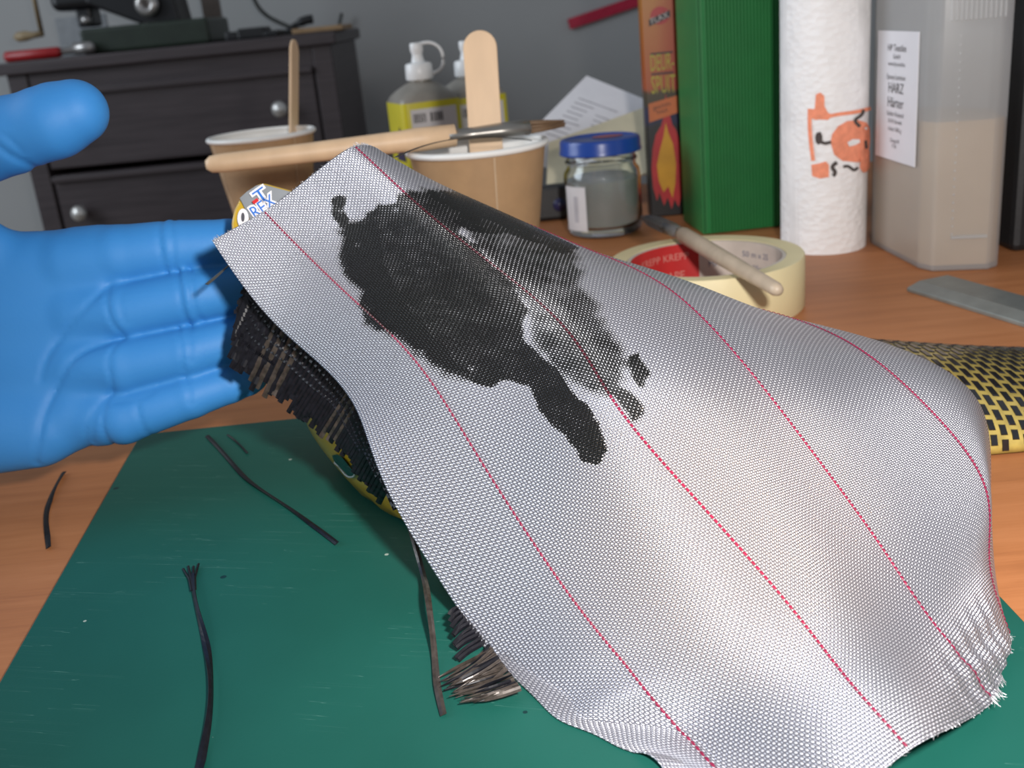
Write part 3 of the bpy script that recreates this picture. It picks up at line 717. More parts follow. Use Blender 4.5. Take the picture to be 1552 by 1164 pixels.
# ------------------------------------------------------------------ masking tape roll
TPC = onz(1069, 387, .027); TPC = np.array([TPC[0], TPC[1], TT]); TPH = .0265
tape = thing('masking_tape_roll', 'cream masking tape roll with red printed core lying flat', 'tape roll', TPC)
CRM = mat('cream_masking_tape', (0.72, 0.62, 0.36), .55, var=.05, scale=40)
obj('tape_winding', *lathe([(.0403, 0), (.0490, 0), (.0494, .0006), (.0494, TPH - .0006), (.0490, TPH), (.0403, TPH - .0004), (.0403, 0)], 72, TPC), CRM, tape, True, sharp=40)
core = obj('cardboard_core', *lathe([(.0384, .0004), (.0402, .0004), (.0402, TPH - .0008), (.0384, TPH - .0008), (.0384, .0004)], 72, TPC), mat('core_card', (0.55, 0.49, 0.43), .6), tape, True, sharp=40)
def core_patch(a0, a1, z0, z1, r, name, m):
    v, f = lathe([(r, z0), (r, z1)], 24, TPC, math.radians(a0), math.radians(a1)); obj(name, v, f, m, core, True)
REDP = mat('core_red_print', (0.50, 0.022, 0.022), .5)
core_patch(84, 205, .001, TPH - .0010, .0382, 'red_print', REDP); core_patch(8, 84, .001, TPH - .0010, .0382, 'pale_print', mat('core_pale_print', (0.62, 0.55, 0.48), .55))
def core_text(s, size, ang, z, m):
    v, f = text(s, size); obj('core_text', [(TPC[0] + .0380 * math.cos(math.radians(ang) - a / .038), TPC[1] + .0380 * math.sin(math.radians(ang) - a / .038), TT + z + b) for a, b, c_ in v], f, m, core)
PKI = mat('core_pink_print', (0.62, 0.24, 0.20), .5); BLI = mat('core_blue_print', (0.12, 0.13, 0.22), .5)
for a in (104, 130, 160, 188):
    core_text('KREPP', .0056, a, .0185, PKI); core_text('TAPE', .0064, a + 3, .008, PKI)
core_text('MASKING', .0045, 62, .013, BLI); core_text('50 m x 25', .0045, 34, .019, BLI); core_text('25mm', .0040, 30, .012, BLI)

# small brush lying over the tape roll
zb = .0325
s0, s1, s2 = onz(978, 329, zb + .001), onz(1032, 354, zb), onz(1181, 441, zb)
sb = thing('small_paint_brush', 'short wooden brush with black ferrule lying across the masking tape', 'brush', s1)
ax = unit(s2 - s1); Lh = np.linalg.norm(s2 - s1)
obj('handle', *tube([s1 - ax * .002, s1 + ax * .006, s1 + ax * Lh * .3, s1 + ax * Lh * .7, s2 - ax * .004, s2 - ax * .001, s2], [.0034, .0043, .0043, .0037, .0031, .0024, .0010], 16), mat('worn_grey_wood', (0.47, 0.37, 0.27), .45, var=.12, scale=90), sb, True)
ax = unit(s0 - s1); Lf = np.linalg.norm(s0 - s1)
obj('ferrule', *tube([s1, s1 + ax * Lf * .35], [.0041, .0050], 14, True, .7), mat('dull_black_ferrule', (0.22, 0.21, 0.20), .4, .5), sb, True)
parts = []
for k in range(30):
    q = RNG.uniform(-1, 1, 2); off = np.cross(ax, Z3) * q[0] * .0042 + Z3 * q[1] * .0022
    parts.append(tube([s1 + ax * Lf * .3 + off, s1 + ax * Lf * .7 + off, s1 + ax * Lf * (.95 + .06 * random.random()) + off * .6], [.0008, .0008, .0003], 5))
o = obj('bristles', *merge(*parts), mat('stained_bristle', (0.055, 0.05, 0.048), .5), sb, True); o['kind'] = 'stuff'

# ------------------------------------------------------------------ grey metal bar at the right
r0, r1 = onz(1374, 442, .0), onz(1397, 414, .0); r2 = onz(1552, 497, 0)
ex = unit(np.array([*(r2 - r0)[:2], 0])); ey = np.array([-ex[1], ex[0], 0]); RW = .0255
prof = [(0, 0), (0, .0022), (.0075, .0046), (RW, .0046), (RW, 0)]
v, f = prism([(y, z) for y, z in prof], 0, .30, .0004, 1)
o = obj('metal_bar', xf([(c, a, b) for a, b, c in v], frame(np.array([r0[0], r0[1], TT]), ex, ey, Z3)), [q[::-1] for q in f], mat('dull_grey_aluminium', (0.25, 0.265, 0.25), .45, .55, var=.1, scale=120))
tag(o, 'flat dull grey metal bar lying before the canister', 'metal bar')

# ------------------------------------------------------------------ black and yellow woven composite shell
kv = thing('woven_shell', 'curved glossy shell of black and yellow weave at the right edge', 'composite shell', (.20, .36, TT))
KA, KB = .105, .265          # along x
def shell(a, b, h=0.0):
    """a in 0..1 along x, b in 0..1 over the arch from the near edge to the far edge"""
    x = KA + (KB - KA) * a; hw = .047; yc = .3185 + .047 - .02 * (x - .15)
    hz = min(.026, max(.006, .0205 - (x - .15) * .21))
    th = math.pi * (1 - b); sn = max(math.sin(th), 0.0); y = yc + hw * math.cos(th); z = hz * sn ** .8
    n = unit((0, math.cos(th) / hw, max(sn, .02) / hz)); return np.array([x, y, TT + .0010 + z]) + n * h
KEV = mat('yellow_aramid', (0.40, 0.30, 0.075), .35, var=.2, scale=240, Coat_Weight=.8, Coat_Roughness=.08)
CAR = mat('black_carbon_tile', (0.010, 0.010, 0.012), .3, var=.3, scale=300, Coat_Weight=.8, Coat_Roughness=.08)
NA, NB = 60, 40
v = [shell(i / NA, j / NB) for i in range(NA + 1) for j in range(NB + 1)]; k0 = len(v)
v += [shell(i / NA, j / NB, -.0009) for i in range(NA + 1) for j in range(NB + 1)]
g = grid_faces(NA + 1, NB + 1); f = g + [[q + k0 for q in x[::-1]] for x in g]
E_ = [i * (NB + 1) for i in range(NA + 1)]; E2 = [i * (NB + 1) + NB for i in range(NA + 1)]
for e, s in ((E_, 1), (E2, -1)):
    for i in range(NA):
        q = (e[i], e[i] + k0, e[i + 1] + k0, e[i + 1]); f.append(q if s > 0 else q[::-1])
sh = obj('yellow_base', v, f, KEV, kv, True)
# carbon floats: staggered short black pieces lying proud of the yellow cloth, each its own part
ncol, nrow = 44, 11
rest = []
for i in range(0, 44):
    for j in range(nrow + 2):
        a0 = (i + .14) / ncol; a1 = (i + .78) / ncol
        jj = j + ((i * 2) % 3) / 3.0
        b0_, b1_ = (jj + .08) / nrow * .80 + .0, (jj + .80) / nrow * .80 + .0
        if b1_ > .97: continue
        vv = []
        for aa, bb, hh in ((a0, b0_, .0), (a1, b0_, .0), (a1, b1_, .0), (a0, b1_, .0)): vv.append(shell(aa, bb, .0001))
        for s, hh in ((.85, .00045),):
            am, bm_ = (a0 + a1) / 2, (b0_ + b1_) / 2
            for aa, bb in ((a0, b0_), (a1, b0_), (a1, b1_), (a0, b1_)): vv.append(shell(am + (aa - am) * s, bm_ + (bb - bm_) * s, hh))
        ff = [(4, 5, 6, 7)] + [(k, (k + 1) % 4, 4 + (k + 1) % 4, 4 + k) for k in range(4)]
        if 8 <= i < 35 and j < nrow: obj('carbon_float', vv, ff, CAR, kv)
        else: rest.append((vv, ff))
o = obj('outer_carbon_floats', *merge(*rest), CAR, kv); o['kind'] = 'stuff'

# ================================================================== SILVER CLOTH
UK = [-.52, 0, .5, 1, 2, 3, 3.5, 4]
ROWS = [
 [(322,365,.328),(400,320,.3265),(468,270,.326),(537,222,.3265),(640,300,.362),(740,400,.392),(775,450,.402),(800,500,.41)],
 [(385,455,.3265),(470,392,.3195),(547,345,.3155),(620,298,.3135),(775,330,.345),(880,420,.378),(910,470,.390),(930,520,.40)],
 [(455,525,.325),(545,462,.311),(635,418,.303),(720,382,.299),(895,380,.326),(1010,440,.358),(1050,490,.374),(1060,540,.385)],
 [(535,612,.313),(640,560,.2985),(748,522,.289),(850,490,.283),(1015,437,.304),(1195,480,.329),(1270,512,.345),(1290,580,.365)],
 [(588,745,.295),(740,715,.2835),(842,662,.271),(935,615,.264),(1130,555,.274),(1312,537,.293),(1393,541,.307),(1420,620,.335)],
 [(715,955,.272),(855,890,.262),(960,822,.253),(1060,762,.248),(1240,695,.260),(1412,624,.274),(1481,604,.284),(1492,690,.313)],
 [(845,1105,.241),(962,1025,.240),(1085,970,.234),(1200,922,.232),(1335,830,.248),(1490,735,.262),(1499,722,.271),(1500,800,.293)],
 [(985,1159,.222),(1072,1155,.222),(1185,1092,.216),(1290,1035,.214),(1415,945,.233),(1500,852,.252),(1509,868,.262),(1495,910,.277)],
 [(1130,1310,.194),(1200,1270,.199),(1290,1205,.198),(1378,1137,.201),(1505,1060,.227),(1531,965,.247),(1528,975,.252),(1512,985,.255)],
]
G3 = np.array([[P(*q) for q in r] for r in ROWS])            # rows x cols x 3
PITCHM = .00072; SPC = .0385
NV, NU = 430, 300
VR = np.linspace(0, 8, NV); UR = np.linspace(UK[0], UK[-1], NU)
S1 = spline(np.arange(9), G3, VR)                             # NV x cols x 3
SURF = spline(UK, S1.transpose(1, 0, 2), UR).transpose(1, 0, 2)   # NV x NU x 3
# real length down thread 2 gives the v coordinate in metres
iu1 = int(np.argmin(abs(UR - 1))); arc = np.r_[0, np.cumsum(np.linalg.norm(np.diff(SURF[:, iu1], axis=0), axis=1))]
def normals(S):
    du = np.gradient(S, axis=1); dv = np.gradient(S, axis=0); n = np.cross(dv, du); n /= np.linalg.norm(n, axis=2, keepdims=True) + 1e-12
    return n
NRM = normals(SURF)
_s = 1.0 if (NRM[NV // 2, NU // 3] @ (CAM - SURF[NV // 2, NU // 3])) > 0 else -1.0
Vg, Ug = VR[:, None], UR[None]
sm = lambda x: np.clip(x, 0, 1) ** 2 * (3 - 2 * np.clip(x, 0, 1))
disp = .0019 * np.sin(2 * math.pi * (Vg - 5.95 - .35 * Ug) / .95) * sm((Vg - 5.5) / .7) * sm((.42 - Ug) / .75)            # ripple of the loose near hem
disp = disp + .0007 * np.sin(9 * Vg + 14 * Ug) * np.sin(21 * Ug - 6 * Vg) * sm((Vg - 7.0) / .7) * sm((Ug - 1.6) / .3) * sm((2.9 - Ug) / .4)   # crumpled corner
disp = disp + .0004 * np.sin(2.1 * Vg + 3.7 * Ug) * np.sin(4.3 * Ug - 1.3 * Vg)
SURF = SURF + (_s * NRM) * disp[..., None]
NRM = normals(SURF)
if (NRM[NV // 2, NU // 3] @ (CAM - SURF[NV // 2, NU // 3])) < 0: NRM = -NRM; FLIP = True
else: FLIP = False
# keep clear of the mat
SURF[..., 2] = np.maximum(SURF[..., 2], TT + MATZ + .0006)
def surf_at(u, v):
    i = np.clip(v / 8 * (NV - 1), 0, NV - 1.001); j = np.clip((u - UK[0]) / (UK[-1] - UK[0]) * (NU - 1), 0, NU - 1.001)
    i0, j0 = int(i), int(j); a, b = i - i0, j - j0
    q = lambda A: A[i0, j0] * (1 - a) * (1 - b) + A[i0 + 1, j0] * a * (1 - b) + A[i0, j0 + 1] * (1 - a) * b + A[i0 + 1, j0 + 1] * a * b
    return q(SURF), unit(q(NRM))
# ---- where black resin has been brushed on: density per vertex, 1 = soaked, ~.5 = only the hollows of the weave
def inside_sd(poly, X, Y):
    poly = np.asarray(poly, float); d = np.full(X.shape, 1e9); ins = np.zeros(X.shape, bool); n = len(poly)
    for k in range(n):
        (x0, y0), (x1, y1) = poly[k], poly[(k + 1) % n]
        ex, ey = x1 - x0, y1 - y0; t = np.clip(((X - x0) * ex + (Y - y0) * ey) / (ex * ex + ey * ey), 0, 1)
        d = np.minimum(d, np.hypot(X - x0 - t * ex, Y - y0 - t * ey))
        c = ((y0 > Y) != (y1 > Y)) & (X < (x1 - x0) * (Y - y0) / (y1 - y0 + 1e-9) + x0); ins ^= c
    return np.where(ins, d, -d)
PX, PY, PD = proj(SURF.reshape(-1, 3)); PX = PX.reshape(NV, NU); PY = PY.reshape(NV, NU)
def vnoise(shape, cell, seed):
    r = np.random.default_rng(seed); a = r.standard_normal((shape[0] // cell + 3, shape[1] // cell + 3))
    y = np.arange(shape[0]) / cell; x = np.arange(shape[1]) / cell; yi = y.astype(int); xi = x.astype(int)
    fy = (y - yi)[:, None]; fx = (x - xi)[None]; fy = fy * fy * (3 - 2 * fy); fx = fx * fx * (3 - 2 * fx)
    return (a[yi][:, xi] * (1 - fy) * (1 - fx) + a[yi + 1][:, xi] * fy * (1 - fx) + a[yi][:, xi + 1] * (1 - fy) * fx + a[yi + 1][:, xi + 1] * fy * fx)
POLYS = [
 (.99, 7, [(520,350),(545,327),(575,305),(612,292),(690,284),(760,295),(830,330),(868,362),(874,376),(850,384),(800,370),(750,360),(700,352),(745,395),(790,440),(808,470),(795,492),(805,525),(845,560),(875,600),(908,640),(917,680),(905,702),(885,697),(865,672),(840,650),(815,620),(800,588),(770,580),(740,586),(700,578),(660,556),(640,532),(612,512),(588,490),(556,491),(545,466),(548,440),(522,412),(512,385)]),
 (1.15, 26, [(512,350),(560,318),(585,330),(590,400),(640,480),(700,540),(760,575),(700,580),(655,560),(610,515),(556,492),(540,440),(515,400)]),
 (1.12, 26, [(640,286),(700,282),(770,296),(860,350),(872,378),(800,368),(720,345),(650,310)]),
 (.80, 22, [(680,315),(800,340),(868,352),(880,400),(897,440),(925,490),(960,545),(985,570),(978,582),(960,570),(945,560),(950,590),(975,626),(962,634),(940,606),(915,600),(880,600),(850,570),(800,520),(790,470),(750,420)]),
 (.95, 5, [(502,300),(515,292),(527,299),(524,316),(531,336),(528,350),(514,345),(505,335),(499,318)]),
 (.95, 4, [(950,537),(968,535),(987,566),(972,583),(955,562)]),
 (.85, 6, [(905,562),(930,572),(955,592),(976,624),(962,634),(935,606),(908,580)]),
]
nzc = vnoise((NV, NU), 9, 1) * .5 + vnoise((NV, NU), 4, 2) * .35 + vnoise((NV, NU), 22, 3) * .4
RES = np.zeros((NV, NU))
for dens, soft, poly in POLYS:
    sd = inside_sd(poly, PX, PY) + nzc * 5.0
    RES = np.maximum(RES, dens * np.clip(sd / soft + .5, 0, 1))
for hx, hy, r in ((517, 320, 8), (715, 560, 12), (540, 372, 9), (600, 318, 12)):      # spots the brush missed
    RES -= .5 * np.clip(1.0 - np.hypot(PX - hx, (PY - hy) * 1.3) / r + nzc * .5, 0, 1)
brushed = vnoise((NV, NU), 5, 11) * .5 + vnoise((NV, NU), 30, 12) * .5
RES = np.clip(RES + (nzc * .04 + brushed * .07) * (RES > .05), 0, 1.2)
HID = np.arange(NU)[None] > np.argmin(abs(UR - 1.9)); RES[np.broadcast_to(HID, RES.shape)] *= 0   # nothing on the far side

def cloth_mat():
    t = NT('silver_glass_cloth'); uv = t.add('ShaderNodeTexCoord').outputs['UV']
    sp = t.add('ShaderNodeSeparateXYZ'); t.link(uv, sp.inputs[0])
    U, V = t.math('DIVIDE', sp.outputs[0], PITCHM), t.math('DIVIDE', sp.outputs[1], PITCHM)
    fu, fv = t.math('SUBTRACT', t.math('FRACT', U), .5), t.math('SUBTRACT', t.math('FRACT', V), .5)
    par = t.math('FLOORED_MODULO', t.math('ADD', t.math('FLOOR', U), t.math('FLOOR', V)), 2.0)     # 0 / 1 chequer
    cu, cv = t.math('COSINE', t.math('MULTIPLY', fu, math.pi)), t.math('COSINE', t.math('MULTIPLY', fv, math.pi))
    cu2, cv2 = t.math('POWER', cu, .6), t.math('POWER', cv, .6)
    hw = t.math('MULTIPLY', cu2, cv); hf = t.math('MULTIPLY', cv2, cu)       # warp float / weft float
    h = t.math('ADD', t.math('MULTIPLY', hw, par), t.math('MULTIPLY', t.math('MULTIPLY', hf, .72), t.math('SUBTRACT', 1.0, par)))
    at = t.add('ShaderNodeAttribute'); at.attribute_name = 'resin'
    n = t.noise(1500, 2, uv)
    k = t.math('ADD', t.math('MULTIPLY', h, .86), t.math('MULTIPLY', n, .34))
    # resin fills the hollows first, then the tops
    msk = t.math('MULTIPLY', t.math('SUBTRACT', t.math('MULTIPLY', at.outputs['Fac'], 1.20), k), 4.0, clamp=True)
    hc = t.math('MULTIPLY', h, t.math('MULTIPLY_ADD', par, .42, .58))      # weft yarns lie deeper and duller than the warp
    base = t.ramp(hc, [(0.0, (0.12, 0.12, 0.15)), (0.34, (0.46, 0.455, 0.50)), (0.60, (0.85, 0.84, 0.875))])
    t.set(Base_Color=t.mix(msk, base, (0.005, 0.0045, 0.004)), Metallic=t.math('MULTIPLY_ADD', msk, -.72, .72),
          Roughness=t.math('MULTIPLY_ADD', msk, -.10, .33), Specular_IOR_Level=.42)
    t.bump(h, .75, PITCHM * .45)
    return t.m
vv = SURF.reshape(-1, 3); org = np.array([vv[:, 0].mean(), vv[:, 1].mean(), TT])
cl = thing('silver_cloth', 'silver woven cloth with red tracer threads and a black resin patch', 'cloth', org)
CLM = cloth_mat()
me = bpy.data.meshes.new('cloth_sheet')
idx = np.arange(NV * NU).reshape(NV, NU)
q = np.stack([idx[:-1, :-1], idx[1:, :-1], idx[1:, 1:], idx[:-1, 1:]], -1).reshape(-1, 4)
if FLIP: q = q[:, ::-1]
me.from_pydata((vv - org).tolist(), [], q.tolist()); me.materials.append(CLM); me.shade_smooth()
uvs = np.stack([np.broadcast_to(UR[None] * SPC, (NV, NU)), np.broadcast_to(arc[:, None], (NV, NU))], -1).reshape(-1, 2)
li = np.empty(len(me.loops), np.int32); me.loops.foreach_get('vertex_index', li)
ul = me.uv_layers.new(name='UVMap'); ul.data.foreach_set('uv', uvs[li].astype(np.float32).ravel())
at = me.attributes.new('resin', 'FLOAT', 'POINT'); at.data.foreach_set('value', RES.astype(np.float32).ravel())
sheet_o = bpy.data.objects.new('cloth_sheet', me); link(sheet_o, cl)
md = sheet_o.modifiers.new('thickness', 'SOLIDIFY'); md.thickness = .00028; md.offset = -1
# red tracer threads: short stitches showing between the white yarns
RED = mat('red_tracer_yarn', (0.19, 0.001, 0.034), .5, var=.2, scale=900)
step = 2 * PITCHM
RESD = mat('resin_stained_yarn', (0.045, 0.001, 0.006), .35, var=.2, scale=900)
for u in (0, 1, 2, 3):
    parts = []; dark = []; s = .0006
    while s < arc[-1] - .0008:
        pts, ns = [], []
        for k, hh in ((0, .00000), (.28, .00019), (.56, .00021), (.84, .00000)):
            vpar = np.interp(s + k * step, arc, VR); p, n = surf_at(u, vpar); pts.append(p + n * hh); ns.append(n)
        iv = int(np.clip(round(vpar / 8 * (NV - 1)), 0, NV - 1)); iu = int(np.argmin(abs(UR - u)))
        (dark if RES[iv, iu] > .62 else parts).append(ribbon(pts, ns, [.00036, .00064, .00064, .00036], .00014)); s += step
    ob = obj('tracer_thread', *merge(*parts, *dark), RED, cl); ob.data.materials.append(RESD)
    nd = sum(len(q[1]) for q in dark); mi = np.zeros(len(ob.data.polygons), np.int32); mi[len(mi) - nd:] = 1 if nd else 0
    ob.data.polygons.foreach_set('material_index', mi)
# loose white filaments on the cut edges
parts = []
def fray(u, v, du, dv, n, L):
    for k in range(n):
        uu, v0 = u + random.uniform(-1, 1) * du, v + random.uniform(-1, 1) * dv
        p, nn = surf_at(np.clip(uu, -.52, 4), np.clip(v0, 0, 8)); pe, _ = surf_at(np.clip(uu, -.5, 4), np.clip(v0, .1, 7.9) + (-.1 if v0 > 4 else .1))
        out = unit(p - pe + nn * random.uniform(-.0002, .0006) * 2 + RNG.normal(0, .0003, 3)); l = L * random.uniform(.4, 1.2)
        parts.append(tube([p - out * .0006, p + out * l * .5, p + out * l + RNG.normal(0, .0003, 3)], [.00006, .00005, .00002], 4, False))
fray(1.05, 0, .12, 0, 40, .0012); fray(-.48, 0, .04, 0, 14, .0008); fray(.6, 0, 1.1, 0, 90, .0004); fray(2.1, 8, .20, 0, 46, .0013); fray(1.3, 8, .7, 0, 40, .0003); fray(3.0, 8, .4, 0, 24, .0003)
o = obj('loose_filaments', *merge(*parts), mat('white_glass_filament', (0.42, 0.42, 0.44), .35, .3), cl); o['kind'] = 'stuff'

# ================================================================== PAINTED CANOPY UNDER THE CLOTH
YLW = mat('glossy_yellow_paint', (0.52, 0.33, 0.018), .3, var=.06, scale=25, Coat_Weight=.6)
GRY = mat('glossy_grey_paint', (0.23, 0.245, 0.26), .3, var=.04, Coat_Weight=.6)
cp = thing('model_canopy', 'glossy yellow and grey painted shell under the silver cloth', 'shell', (*P(560, 560, .34)[:2], TT))
AX = [(450, 402, .366, .004), (464, 412, .369, .014), (510, 445, .377, .026), (585, 502, .388, .0425), (680, 598, .375, .0465), (790, 715, .352, .0425), (900, 830, .320, .035), (1010, 930, .292, .027), (1100, 1000, .270, .014), (1130, 1024, .264, .003)]
cen = np.array([P(a, b, d) for a, b, d, r in AX]); rad = np.array([r for *_, r in AX])
t_ = np.arange(len(AX)); tt = np.linspace(0, len(AX) - 1, 60); cen = spline(t_, cen, tt); rad = np.maximum(spline(t_, rad, tt), .002)
v = []; NC = 40
for i in range(60):
    tg = unit(cen[min(i + 1, 59)] - cen[max(i - 1, 0)]); s = unit(np.cross(tg, Z3)); b = np.cross(s, tg)
    for k in range(NC):
        a = 2 * math.pi * k / NC; v.append(cen[i] + rad[i] * (math.cos(a) * s + math.sin(a) * b))
v = np.array(v); v[:, 2] = np.maximum(v[:, 2], TT + MATZ + .0005)
f = [(i * NC + k, i * NC + (k + 1) % NC, (i + 1) * NC + (k + 1) % NC, (i + 1) * NC + k) for i in range(59) for k in range(NC)] + [list(range(NC))[::-1], [59 * NC + k for k in range(NC)]]
obj('canopy_body', v, f, YLW, cp, True)
# nose flank with the grey field
def plate(name, poly, d0, d1, m, parent, bev=.0008):
    c = np.mean(poly, axis=0); ppm = FPX / d0
    vv, ff = prism([((x - c[0]) / ppm, -(y - c[1]) / ppm) for x, y in poly], 0, d1, bev, 2)
    return obj(name, xf(vv, frame(P(*c, d0), Rt, Up, Fw)), ff, m, parent, True, sharp=45)
def rnd(pts, n=5): 
    p = np.array(pts + pts[:1], float); return [tuple(q) for q in curve(p, len(pts) * n)[:-1]]
nose = plate('nose_flank', [(350, 352), (349, 338), (353, 318), (361, 302), (373, 289), (388, 279), (397, 276), (445, 289), (520, 312), (560, 380), (540, 440), (430, 430), (365, 395)], .349, .007, YLW, cp, .0014)
gp = plate('grey_field', [(363, 300), (374, 290), (388, 281), (397, 279), (447, 292), (505, 316), (470, 390), (400, 380), (378, 330)], .3478, .0012, GRY, nose, .0002)
rg = [(368 + 8.5 * math.cos(a), 331 + 15 * math.sin(a)) for a in np.linspace(0, 2 * math.pi, 24, endpoint=False)]
ringp = plate('white_ring', rg, .3476, .0012, mat('white_print', (.72, .70, .72), .4), nose, .0001)
plate('ring_centre', [(368 + 2.5 * math.cos(a), 329 + 7 * math.sin(a)) for a in np.linspace(0, 2 * math.pi, 16, endpoint=False)], .3472, .0006, mat('dark_grey_print', (.06, .06, .07), .4), nose, 0)
def ptext(s, size, px, py, d, rot, m, bold, sx=1.0):
    vv, ff = text(s, size, bold); cr, sr = math.cos(rot), math.sin(rot)
    obj('logo_text', xf([((a * sx * cr - b * sr), (a * sx * sr + b * cr), 0) for a, b, c_ in vv], frame(P(px, py, d), Rt, Up, -Fw)), ff, m, gp)
WPR, BPR = mat('white_print', (0, 0, 0)), mat('blue_print', (.02, .14, .50), .4)
for m, bold, d in ((WPR, .0006, .3470), (BPR, 0.0, .3466)):
    ptext('T', .0064, 396, 297, d, math.radians(35), m, bold, 1.15); ptext('REX', .0062, 399, 314, d, math.radians(35), m, bold, .8)
ptext('-', .006, 386, 303, .3464, math.radians(35), mat('red_print', (.5, .01, .015), .4), .0003)
# recess on the underside with a pale outline
def on_body(px, py, lift):
    """first hit of a sight line with the canopy tube, used to lay the recess on its flank"""
    r = ray(px, py); best = None
    for d in np.linspace(.26, .40, 700):
        p = CAM + r * d; k = np.argmin(np.linalg.norm(cen - p, axis=1))
        if np.linalg.norm(cen[k] - p) < rad[k] + lift: return p
    return P(px, py, .34)
SLOT = [(503, 690), (512, 689), (523, 699), (533, 711), (537, 719), (530, 722), (522, 716), (515, 708), (507, 700)]
def decal(name, poly, lift, m):
    poly = rnd(poly, 4); c = np.mean(poly, axis=0); rings = [[c + (np.array(p) - c) * s for p in poly] for s in (.5, 1)]
    vv = [on_body(*c, lift)] + [on_body(*p, lift) for r in rings for p in r]; n = len(poly); ff = []
    for k in range(n):
        k2 = (k + 1) % n; ff += [(0, 1 + k2, 1 + k), (1 + k, 1 + k2, 1 + n + k2, 1 + n + k)]
    obj(name, vv, ff, m, cp, True)
obj('slot_outline', *tube([on_body(*q, .0006) for q in curve(np.array([(507, 701), (515, 709), (522, 718), (530, 723), (537, 721), (538, 714)], float), 16)], .00035, 6), mat('pale_outline_paint', (.55, .58, .55), .4), cp, True)
decal('green_slot', SLOT, .0008, mat('dark_teal_paint', (.008, .06, .05), .35))

# ================================================================== FRAYED BLACK CARBON CLOTH
CTM = mat('carbon_tow', (0.006, 0.006, 0.009), .42, var=.4, scale=500, Specular_IOR_Level=.28)
CTB = mat('carbon_tow_bronze', (0.060, 0.048, 0.040), .30, .3, var=.4, scale=500)
cc_ = thing('carbon_cloth', 'frayed black carbon fibre cloth sticking out under the silver cloth', 'cloth', (*P(480, 600, .33)[:2], TT))
IN = np.array([(375, 437, .3365), (395, 462, .336), (430, 500, .335), (475, 540, .332), (510, 575, .328), (535, 612, .321), (552, 655, .314), (572, 705, .306), (600, 770, .298)])
OUT = np.array([(364, 470, .342), (350, 552, .343), (390, 587, .344), (432, 613, .343), (470, 640, .340), (500, 669, .335), (526, 698, .327), (554, 737, .318), (592, 792, .304)])
sI = np.linspace(0, 8, 9); sq = np.linspace(0, 8, 200)
INs, OUTs = spline(sI, IN, sq), spline(sI, OUT, sq)
def cc_pt(s, w, h=0.0):
    a = np.array([np.interp(s, sq, INs[:, k]) for k in range(3)]); b = np.array([np.interp(s, sq, OUTs[:, k]) for k in range(3)])
    q = a * (1 - w) + b * w; q[2] = a[2] + (b[2] - a[2]) * max(w, 0) + .0025 - h; return P(*q)
NTW = 58
for k in range(NTW):             # tows running out to the frayed edge
    s = .05 + 7.6 * k / NTW; w1 = 1 + random.uniform(-.14, .10); slant = random.uniform(-.02, .02)
    pts = []
    for j, w_ in enumerate(np.linspace(-.25, w1, 12)):
        h = .0002 * math.sin(j * math.pi / 1.5 + k * math.pi); h += (w_ > .8) * random.uniform(-.0003, .0006)
        pts.append(cc_pt(np.clip(s - slant * max(w_, 0) * 1.5, 0, 8), w_, h))
    bz = (s > 1.6 and s < 2.6 and k % 2) or (s > 4.4 and s < 5.3 and k % 2)
    obj('tow', *ribbon(pts, -Fw, .0019 * random.uniform(.85, 1.05), .00022), CTB if bz else CTM, cc_)
for k in range(6):               # crossing tows
    w_ = -.2 + .15 * k; pts = []
    s0_, s1_ = (0.0, 8 - 2.4 * max(0, k - 2) * .35) if k < 5 else (.0, 2.2)
    for j, s in enumerate(np.linspace(s0_, max(s1_, 1.2), 90)): pts.append(cc_pt(s, w_ + .02 * math.sin(s * 3 + k), .00035 * math.sin(j * math.pi / 1.0 + k * math.pi + .8)))
    obj('crossing_tow', *ribbon(pts, -Fw, .0014, .0002), CTM, cc_)
for k in range(12):              # warp ends at the short ragged side
    w_ = -.1 + .095 * k; p0 = cc_pt(.5, w_, .0008); p1 = cc_pt(.12, w_, .0008)
    q = cc_pt(.05, w_); d = np.array([-1.0, -.1]); L_ = random.uniform(3, 9)
    x, y, dd = proj(q); p2 = P(x - L_, y + random.uniform(-3, 1), dd)
    obj('tow', *ribbon([p0, p1, q, p2], -Fw, .0014, .00022), CTM, cc_)
# lower frayed bunch
for k in range(10):
    u = k / 9; a = P(692 + 38 * u, 922 + 54 * u, .277 - .009 * u); b = onz(681 + 12 * u + random.uniform(-3, 3), 936 + 64 * u + random.uniform(-5, 5), MATZ + .0012 + .004 * (1 - u))
    obj('tow', *ribbon(curve([a + (a - b) * .6, a, (a + b) / 2 + Z3 * .0004, b], 10), -Fw, .0013, .0002), CTM, cc_)
fm = []
for k in range(56):
    u = k / 55 + random.uniform(-.02, .02); st = onz(742 + 48 * u, 978 + 66 * u, .0045 + random.uniform(0, .002))
    en = onz(663 + random.uniform(0, 20) + random.choice((0, 0, 18)) + 34 * u * u, 1028 + 34 * u + random.uniform(-7, 9), MATZ + .0008 + random.uniform(0, .0018)); md_ = st * .45 + en * .55 + Z3 * random.uniform(-.0003, .001) + np.array([0, -1, 0]) * .0012
    obj('frayed_tow', *ribbon(curve([st, md_, en], 10), -Fw + RNG.normal(0, .25, 3), random.choice((.0003, .0005, .0008, .0012)) * np.r_[np.ones(7), .8, .5, .2], .00014), CTB if k % 3 else CTM, cc_)

